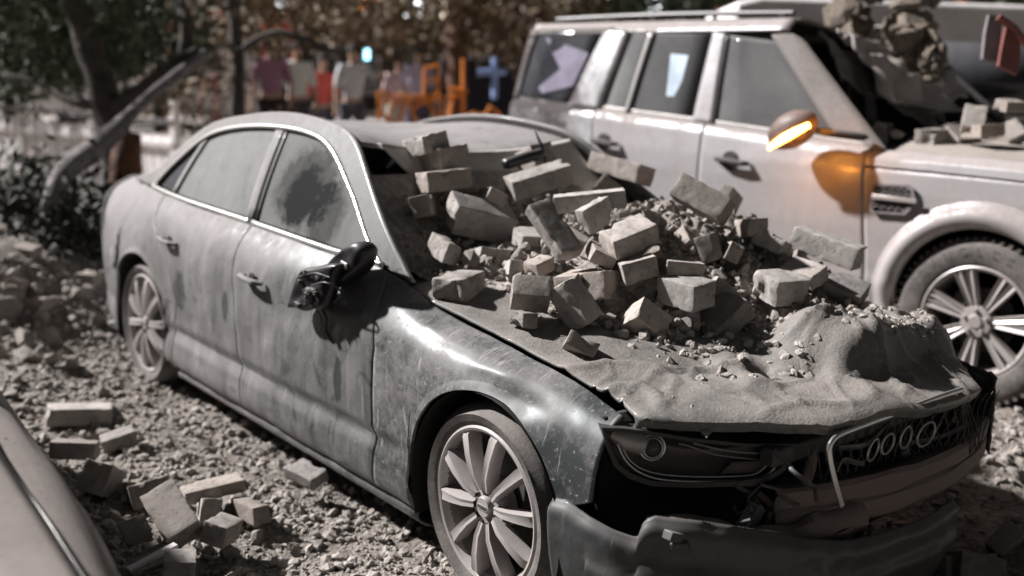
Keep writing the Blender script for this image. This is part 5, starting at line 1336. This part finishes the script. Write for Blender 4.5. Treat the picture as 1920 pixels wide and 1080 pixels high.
# white fence with rails and uprights
fa, fb = wp(-260, 330, 16), wp(330, 300, 11.5); root = empty('white_fence', (fa.x, fa.y, gz(fa)), 'low white fence behind the trees at the left', 'fence')
def fp(t, z): p = fa.lerp(fb, t); return Vector((p.x-fa.x, p.y-fa.y, z-gz(fa)))
zb0 = .05; zt0 = 1.0
dv = (fb-fa); dv.z = 0; ang = math.atan2(dv.y, dv.x); L = dv.length
m = MB(); rr = random.Random(3)
for k in range(int(L/.16)):
    t = (k+.5)*.16/L; h = rr.uniform(.86, .98); m.box(fp(t, zb0+.45+.0), (.135, .025, .9*h), Matrix.Rotation(ang, 3, 'Z')@Matrix.Rotation(rr.uniform(-.02, .02), 3, 'Y'))
m.build('boards', M['white_wall'], root)
for z in (.25, .78, 1.02):
    m = MB(); m.box(fp(.5, z)+Vector((0, 0, 0))-Vector((math.sin(ang), -math.cos(ang), 0))*-.03, (L, .05, .06), Matrix.Rotation(ang, 3, 'Z')); m.build('rail', M['white_wall'] if z < 1 else M['bark_grey'], root)
for k in range(6):
    m = MB(); m.box(fp(k/5, .6), (.08, .09, 1.3), Matrix.Rotation(ang, 3, 'Z')); m.build('post', M['white_wall'], root)
# rubble mound in the middle distance
c = wp(640, 215, 12.5)
it = []
for k in range(1500):
    p = wp(rng.uniform(380, 880), rng.uniform(200, 245), rng.uniform(9, 15)); s = rng.uniform(.04, .16)
    q = math.exp(-((p.x-c.x)/2.2)**2-((p.y-c.y)/2.2)**2); it.append((p.x, p.y, gz(p)+.42*q, s, 2))
V, F = gridf(lambda u, v: (c.x-4+8*u, c.y-4+8*v, gh(c.x-4+8*u, c.y-4+8*v)-.03+.42*math.exp(-((8*u-4)/2.2)**2-((8*v-4)/2.2)**2)), 40, 40)
mm_ = scatter(it, PRO); mm_.add(V, F); o = mm_.build('rubble_mound', M['stone'], smooth=False); tag(o, 'pale rubble mound beyond the saloon roof where onlookers stand', None, kind='stuff')
# pale road beyond
V, F = gridf(lambda u, v: tuple(Vector((wp(880, 150, 20+60*v).x, wp(880, 150, 20+60*v).y, 0))+Vector((.64, .77, 0))*(-9+18*u)+Vector((0, 0, gh(wp(880, 150, 20+60*v).x+.64*(-9+18*u), wp(880, 150, 20+60*v).y+.77*(-9+18*u))+.03))), 20, 30)
o = MB().add(V, F).build('road', matte('pale_road', (.5, .47, .45), bump=0, scale=.6), angle=None); tag(o, kind='structure')

# ---- onlookers (small, out of focus)
def person(pos, rz, shirt, legs, skin, hair, label, armL=0, armR=0, h=1.74, dress=None):
    root = empty('person', pos, label, 'person', 'onlookers on the rubble', rz)
    def skinm(name, nodes, edges, mat, sub=2):
        me = bpy.data.meshes.new(name); me.from_pydata([n[:3] for n in nodes], edges, []); o = bpy.data.objects.new(name, me); COL.objects.link(o); o.parent = root
        o.modifiers.new('skin', 'SKIN'); sv = me.skin_vertices[0].data
        for i, n in enumerate(nodes): sv[i].radius = (n[3], n[4] if len(n) > 4 else n[3])
        sv[0].use_root = True; s = o.modifiers.new('s', 'SUBSURF'); s.levels = sub; s.render_levels = sub; me.materials.append(mat)
        o.modifiers['skin'].use_smooth_shade = True
        return o
    k = h/1.74
    N = [(0, 0, .95, .12, .085), (0, 0, 1.15, .115, .08), (0, 0, 1.33, .135, .085), (0, .0, 1.47, .05), (0, -.015, 1.55, .052), (0, -.02, 1.62, .075, .09), (0, -.015, 1.70, .06, .075)]
    E = [(0, 1), (1, 2), (2, 3), (3, 4), (4, 5), (5, 6)]
    hands = []
    for s, lift in ((-1, armL), (1, armR)):
        i = len(N); a = R(12+lift)
        el = (s*(.19+.27*math.sin(a)*.6), -.02-.1*(lift > 30), 1.40-.28*math.cos(a)); f = R(20+lift*1.5); wr = (el[0]+s*.02, el[1]-.24*math.sin(f), el[2]-.25*math.cos(f))
        N += [(s*.17, 0, 1.42, .05), (*el, .037), (*wr, .025), (wr[0], wr[1]-.07*math.sin(f), wr[2]-.07*math.cos(f), .03, .014)]
        E += [(2, i), (i, i+1), (i+1, i+2), (i+2, i+3)]
        hb = N[i+3]
        for q in range(5):
            j = len(N); N.append((hb[0]+(q-2)*.017, hb[1]-.06*math.sin(f+.3), hb[2]-.065*math.cos(f)-(.0 if q else -.03), .008)); E.append((i+3, j))
        hands.append(hb)
        i = len(N); N += [(s*.095, 0, .88, .085), (s*.11, -.01, .48, .055), (s*.12, .01, .09, .038), (s*.125, -.12, .04, .035, .025)]; E += [(0, i), (i, i+1), (i+1, i+2), (i+2, i+3)]
    N = [(n[0]*k, n[1]*k, n[2]*k)+tuple(x*k for x in n[3:]) for n in N]
    skinm('body', N, E, skin)
    g = 1.14
    C = [N[0], N[1], N[2], (0, 0, 1.44*k, .07*k, .06*k)]; Ec = [(0, 1), (1, 2), (2, 3)]
    base = 7
    for s in range(2):
        b_ = 7+s*13; i = len(C); C += [N[b_], N[b_+1]]; Ec += [(2, i), (i, i+1)]
    skinm('shirt', [(n[0], n[1], n[2])+tuple((n[3]*g+.012, (n[4] if len(n) > 4 else n[3])*g+.014)) for n in C], Ec, shirt)
    C = [N[0]]; Ec = []
    for s in range(2):
        b_ = 7+9+s*13; i = len(C); C += [N[b_], N[b_+1], N[b_+2]]; Ec += [(0, i), (i, i+1), (i+1, i+2)]
    skinm('trousers', [(n[0], n[1], n[2])+((n[3]*g+.01, (n[4] if len(n) > 4 else n[3])*g+.012)) for n in C], Ec, legs)
    V, F = gridf(lambda u, v: (.088*k*math.cos(2*math.pi*u)*math.sin(math.pi*.62*v+.02), (.0+.102*math.sin(2*math.pi*u)*math.sin(math.pi*.62*v+.02))*k, (1.665+.085*math.cos(math.pi*.62*v))*k), 20, 10); MB().add(V, F).build('hair', hair, root)
    m = MB(); m.box((0, -.115*k, 1.645*k), (.022, .03, .035)); m.build('nose', skin, root, bevel=.008)
    return root, hands
def col(name, c): return matte(name, c, tuple(x*.8 for x in c), bump=0, rough=.85)
SK = col('skin', (.52, .34, .26)); HB = col('dark_hair', (.02, .017, .015))
ppl = [(662, 84, 14.5, .6, (.75, .77, .80), (.12, .12, .15), 'onlooker in a white top holding up a phone with a lit screen', 0, 55, 1.78),
       (606, 100, 15.0, .5, (.62, .10, .08), (.10, .09, .10), 'onlooker in a plain red top beside the white-topped ones', 0, 0, 1.72),
       (557, 78, 14.2, .9, (.78, .80, .74), (.10, .09, .1), 'onlooker in a pale cream top between red and mauve tops', 10, 0, 1.76),
       (508, 70, 14.0, .2, (.36, .19, .27), (.04, .03, .03), 'onlooker in a mauve top and dark trousers behind the saloon roof', 0, 10, 1.8),
       (748, 104, 16.0, .7, (.66, .48, .50), (.60, .58, .50), 'onlooker in a pink top and pale trousers right of the phone holder', 0, 0, 1.72),
       (785, 88, 15.6, 1.0, (.62, .58, .72), (.12, .10, .16), 'onlooker in a pale lilac top nearest the straight tree', 20, 0, 1.76)]
for k, (u, v, d, a, cs, cl, lab, al, ar, h) in enumerate(ppl):
    p = wp(u, v, d); pos = (p.x, p.y, p.z-h)
    rt, hands = person(pos, R(50)+a*.4, col('shirt', cs), col('trousers', cl), SK, HB, lab, al, ar, h)
    if k == 0:
        p = wp(688, 102, 14.3); m = MB(); m.box((0, 0, 0), (.085, .012, .16)); o = m.build('phone', M['black_clean'], bevel=.004); o.location = p; o.rotation_euler = (0, 0, R(50)); tag(o, 'lit phone held up by the onlooker in the white top', 'phone')
        m = MB(); m.box((0, -.007, 0), (.075, .002, .145)); m.build('screen', emit('phone_screen', (.35, .8, 1.0), 2.2), o, smooth=False)
# parasols and boards of red and orange over the crowd
for k, (u, v, d, ww, hh, c, lab) in enumerate(((415, 35, 18, .42, .30, (.75, .16, .05), 'orange-red board among the leaves above the slim tree'), (520, 42, 18, .5, .38, (.72, .13, .07), 'orange-red board hanging above the mauve-topped onlooker'), (325, 44, 17, .22, .30, (.75, .2, .08), 'small orange board seen between the left tree limbs'), (390, 158, 15, .22, .2, (.75, .2, .18), 'small pinkish-red cloth hanging left of the slim tree'))):
    p = wp(u, v, d); m = MB(); m.box((0, 0, 0), (ww, .03, hh)); m.box((-ww/2, .02, -.2), (.03, .03, hh+.5)); m.box((ww/2, .02, -.2), (.03, .03, hh+.5)); o = m.build('hanging_board', col('board', c), bevel=.01); o.location = p; o.rotation_euler = (0, 0, R(50)); tag(o, lab, 'board', 'red boards behind the trees')
# orange barrier of tubular frames, and posts
root = None
def tubes(name, segs, d, r, mat, lab, cat, group=None):
    P0 = wp(segs[0][0][0], segs[0][0][1], d); rt = empty(name, tuple(P0), lab, cat, group)
    for s in segs: MB().tube([wp(u, v, d)-P0 for u, v in s], r, 7).build('tube', mat, rt)
    return rt
DB = 13.0
tubes('orange_barrier', [((710, 250), (710, 178)), ((740, 245), (765, 182)), ((785, 240), (762, 182)), ((828, 240), (828, 178)), ((708, 180), (830, 180)), ((708, 190), (830, 188)), ((795, 180), (795, 128)), ((822, 180), (822, 122)), ((795, 128), (822, 122)), ((797, 150), (820, 150)), ((712, 205), (742, 236)), ((745, 190), (722, 232)), ((770, 205), (800, 190), (826, 232)), ((705, 178), (720, 168), (735, 182))], DB, .02, M['orange'], 'orange tubular barrier standing behind the saloon roof', 'barrier')
tubes('orange_trestle', [((838, 245), (850, 175)), ((868, 240), (868, 110)), ((838, 182), (872, 178)), ((876, 170), (840, 165))], DB+.3, .025, M['orange'], 'orange trestle leaning at the straight tree trunk', 'barrier')
tubes('orange_hose', [((872, 222), (890, 212), (905, 224), (920, 200), (934, 212), (938, 226)), ((880, 228), (900, 216), (925, 226))], DB, .03, M['orange'], 'orange hose bundle on the ground left of the silver car tail', 'hose')
tubes('blue_post', [((927, 185), (927, 108)), ((895, 136), (950, 134))], 14, .045, M['blue'], 'pale blue post with a crossbar left of the silver car tail', 'post')
# dark van behind the post
def van(name, p, rz, L_, W_, H_, mat, lab, win=True):
    rt = empty(name, tuple(p), lab, 'van', None, rz)
    m = MB(); prof = [(-L_/2, .35), (-L_/2, H_*.72), (-L_/2+.08, H_-.05), (-L_/2+.3, H_), (L_/2-1.25, H_), (L_/2-1.0, H_-.06), (L_/2-.35, H_*.56), (L_/2-.05, H_*.46), (L_/2, .6), (L_/2, .35)]
    n = len(prof); V = [(x, s*W_/2*(1-.10*max(0, z-H_*.5)/(H_*.5)), z) for s in (-1, 1) for x, z in prof]
    m.add(V, [(i, (i+1) % n, n+(i+1) % n, n+i) for i in range(n)]+[tuple(range(n))[::-1], tuple(range(n, 2*n))]); m.build('body', mat, rt, bevel=.04)
    for s in (-1, 1):
        for x0, x1 in ((-L_/2+.3, -L_/2+1.5), (-L_/2+1.6, L_/2-1.5), (L_/2-1.4, L_/2-.75)):
            zz = (H_*.60, H_*.86); m = MB(); y = s*(W_/2*.955+.004)
            m.add([(x0, s*(W_/2*(1-.02)+.004), zz[0]), (x1, s*(W_/2*(1-.02)+.004), zz[0]), (x1-(.25 if x1 > L_/2-1 else 0), s*(W_/2*(1-.075)+.004), zz[1]), (x0, s*(W_/2*(1-.075)+.004), zz[1])], [(0, 1, 2, 3)]); m.build('window', M['glass_dark'], rt, solid=.01)
        for x in (-L_/2+.8, L_/2-.8): MB().lathe([(0, -.02), (.2, -.02), (.31, 0), (.33, .05), (.33, .2), (0, .2)], (x, s*(W_/2-.1), .33), 'y', 32, sy=-s).build('wheel', M['tyre'], rt)
    return rt
p = wp(925, 175, 19); p.z = 0; van('dark_van', p, R(50+90), 4.5, 1.8, 2.0, col('dark_blue', (.02, .02, .035)), 'dark van beyond the pale blue post')
p = wp(1840, 100, 9.5); p.z = .1; van('pale_van', p, R(48), 5.0, 1.95, 2.28, M['white_wall'], 'pale van whose roof shows behind the silver car windscreen')
p = wp(300, 130, 22); p.z = .3; van('white_van', p, R(52), 4.8, 1.9, 2.1, M['white_wall'], 'white van glimpsed through the trees at the left')
# bent metal frame by the silver car
P0 = wp(1865, 110, 5.4); rt = empty('bent_metal_frame', tuple(P0), 'bent frame of grey and dark red metal plates at the upper right edge', 'frame')
def plate(poly, d, th, mat, nm):
    V = [wp(u, v, d)-P0 for u, v in poly]; m = MB(); m.add([tuple(v) for v in V], [tuple(range(len(V)))]); m.build(nm, mat, rt, solid=th, smooth=False)
plate([(1843, 62), (1850, 30), (1874, 34), (1872, 70), (1866, 118), (1838, 112)], 5.4, .03, M['grey_metal'], 'grey_plate')
plate([(1882, 52), (1908, 62), (1908, 110), (1902, 142), (1868, 125), (1874, 90)], 5.35, .03, M['red_metal'], 'red_plate')
MB().tube([wp(1872, 32, 5.3)-P0, wp(1900, 52, 5.3)-P0, wp(1935, 95, 5.3)-P0], .02, 8).build('bar', M['red_metal'], rt)
# masonry wall far behind everything, with glowing panes added as bright blobs between leaves
for k, (u0, u1, d, h, c, lab) in enumerate(((-500, 420, 34, 7.5, (.10, .085, .075), 'dark building wall far behind the left trees'), (420, 1000, 40, 9, (.12, .10, .085), 'brownish building far behind the onlookers'), (1000, 2500, 34, 8, (.06, .055, .05), 'dark building far behind the silver car'))):
    A = wp(u0, 150, d); B = wp(u1, 150, d); dv = B-A; dv.z = 0; L = dv.length; mid = (A+B)/2; root = empty('building', (mid.x, mid.y, 0), lab, 'building', None, math.atan2(dv.y, dv.x))
    m = MB(); m.box((0, 3, h/2), (L, 6, h)); m.build('wall', col('facade', c), root)
    m = MB(); m.box((0, 3, h+.15), (L+.4, 6.4, .3)); m.build('cornice', col('cornice', tuple(x*1.3 for x in c)), root)
    rr = random.Random(k)
    for i in range(int(L/1.6)):
        for j in range(2):
            x = -L/2+.8+i*1.6; z = 1.6+j*2.9; f = MB()
            f.box((x, -.03, z), (.9, .06, 1.5)); wo = f.build('window', M['white_wall'], root); g = MB(); g.box((x, -.065, z), (.72, .02, 1.25))
            lit = rr.random() < .7
            g.build('added_pane', BLOB_GLOW[rr.randrange(3)] if lit else M['glass_dark'], wo)
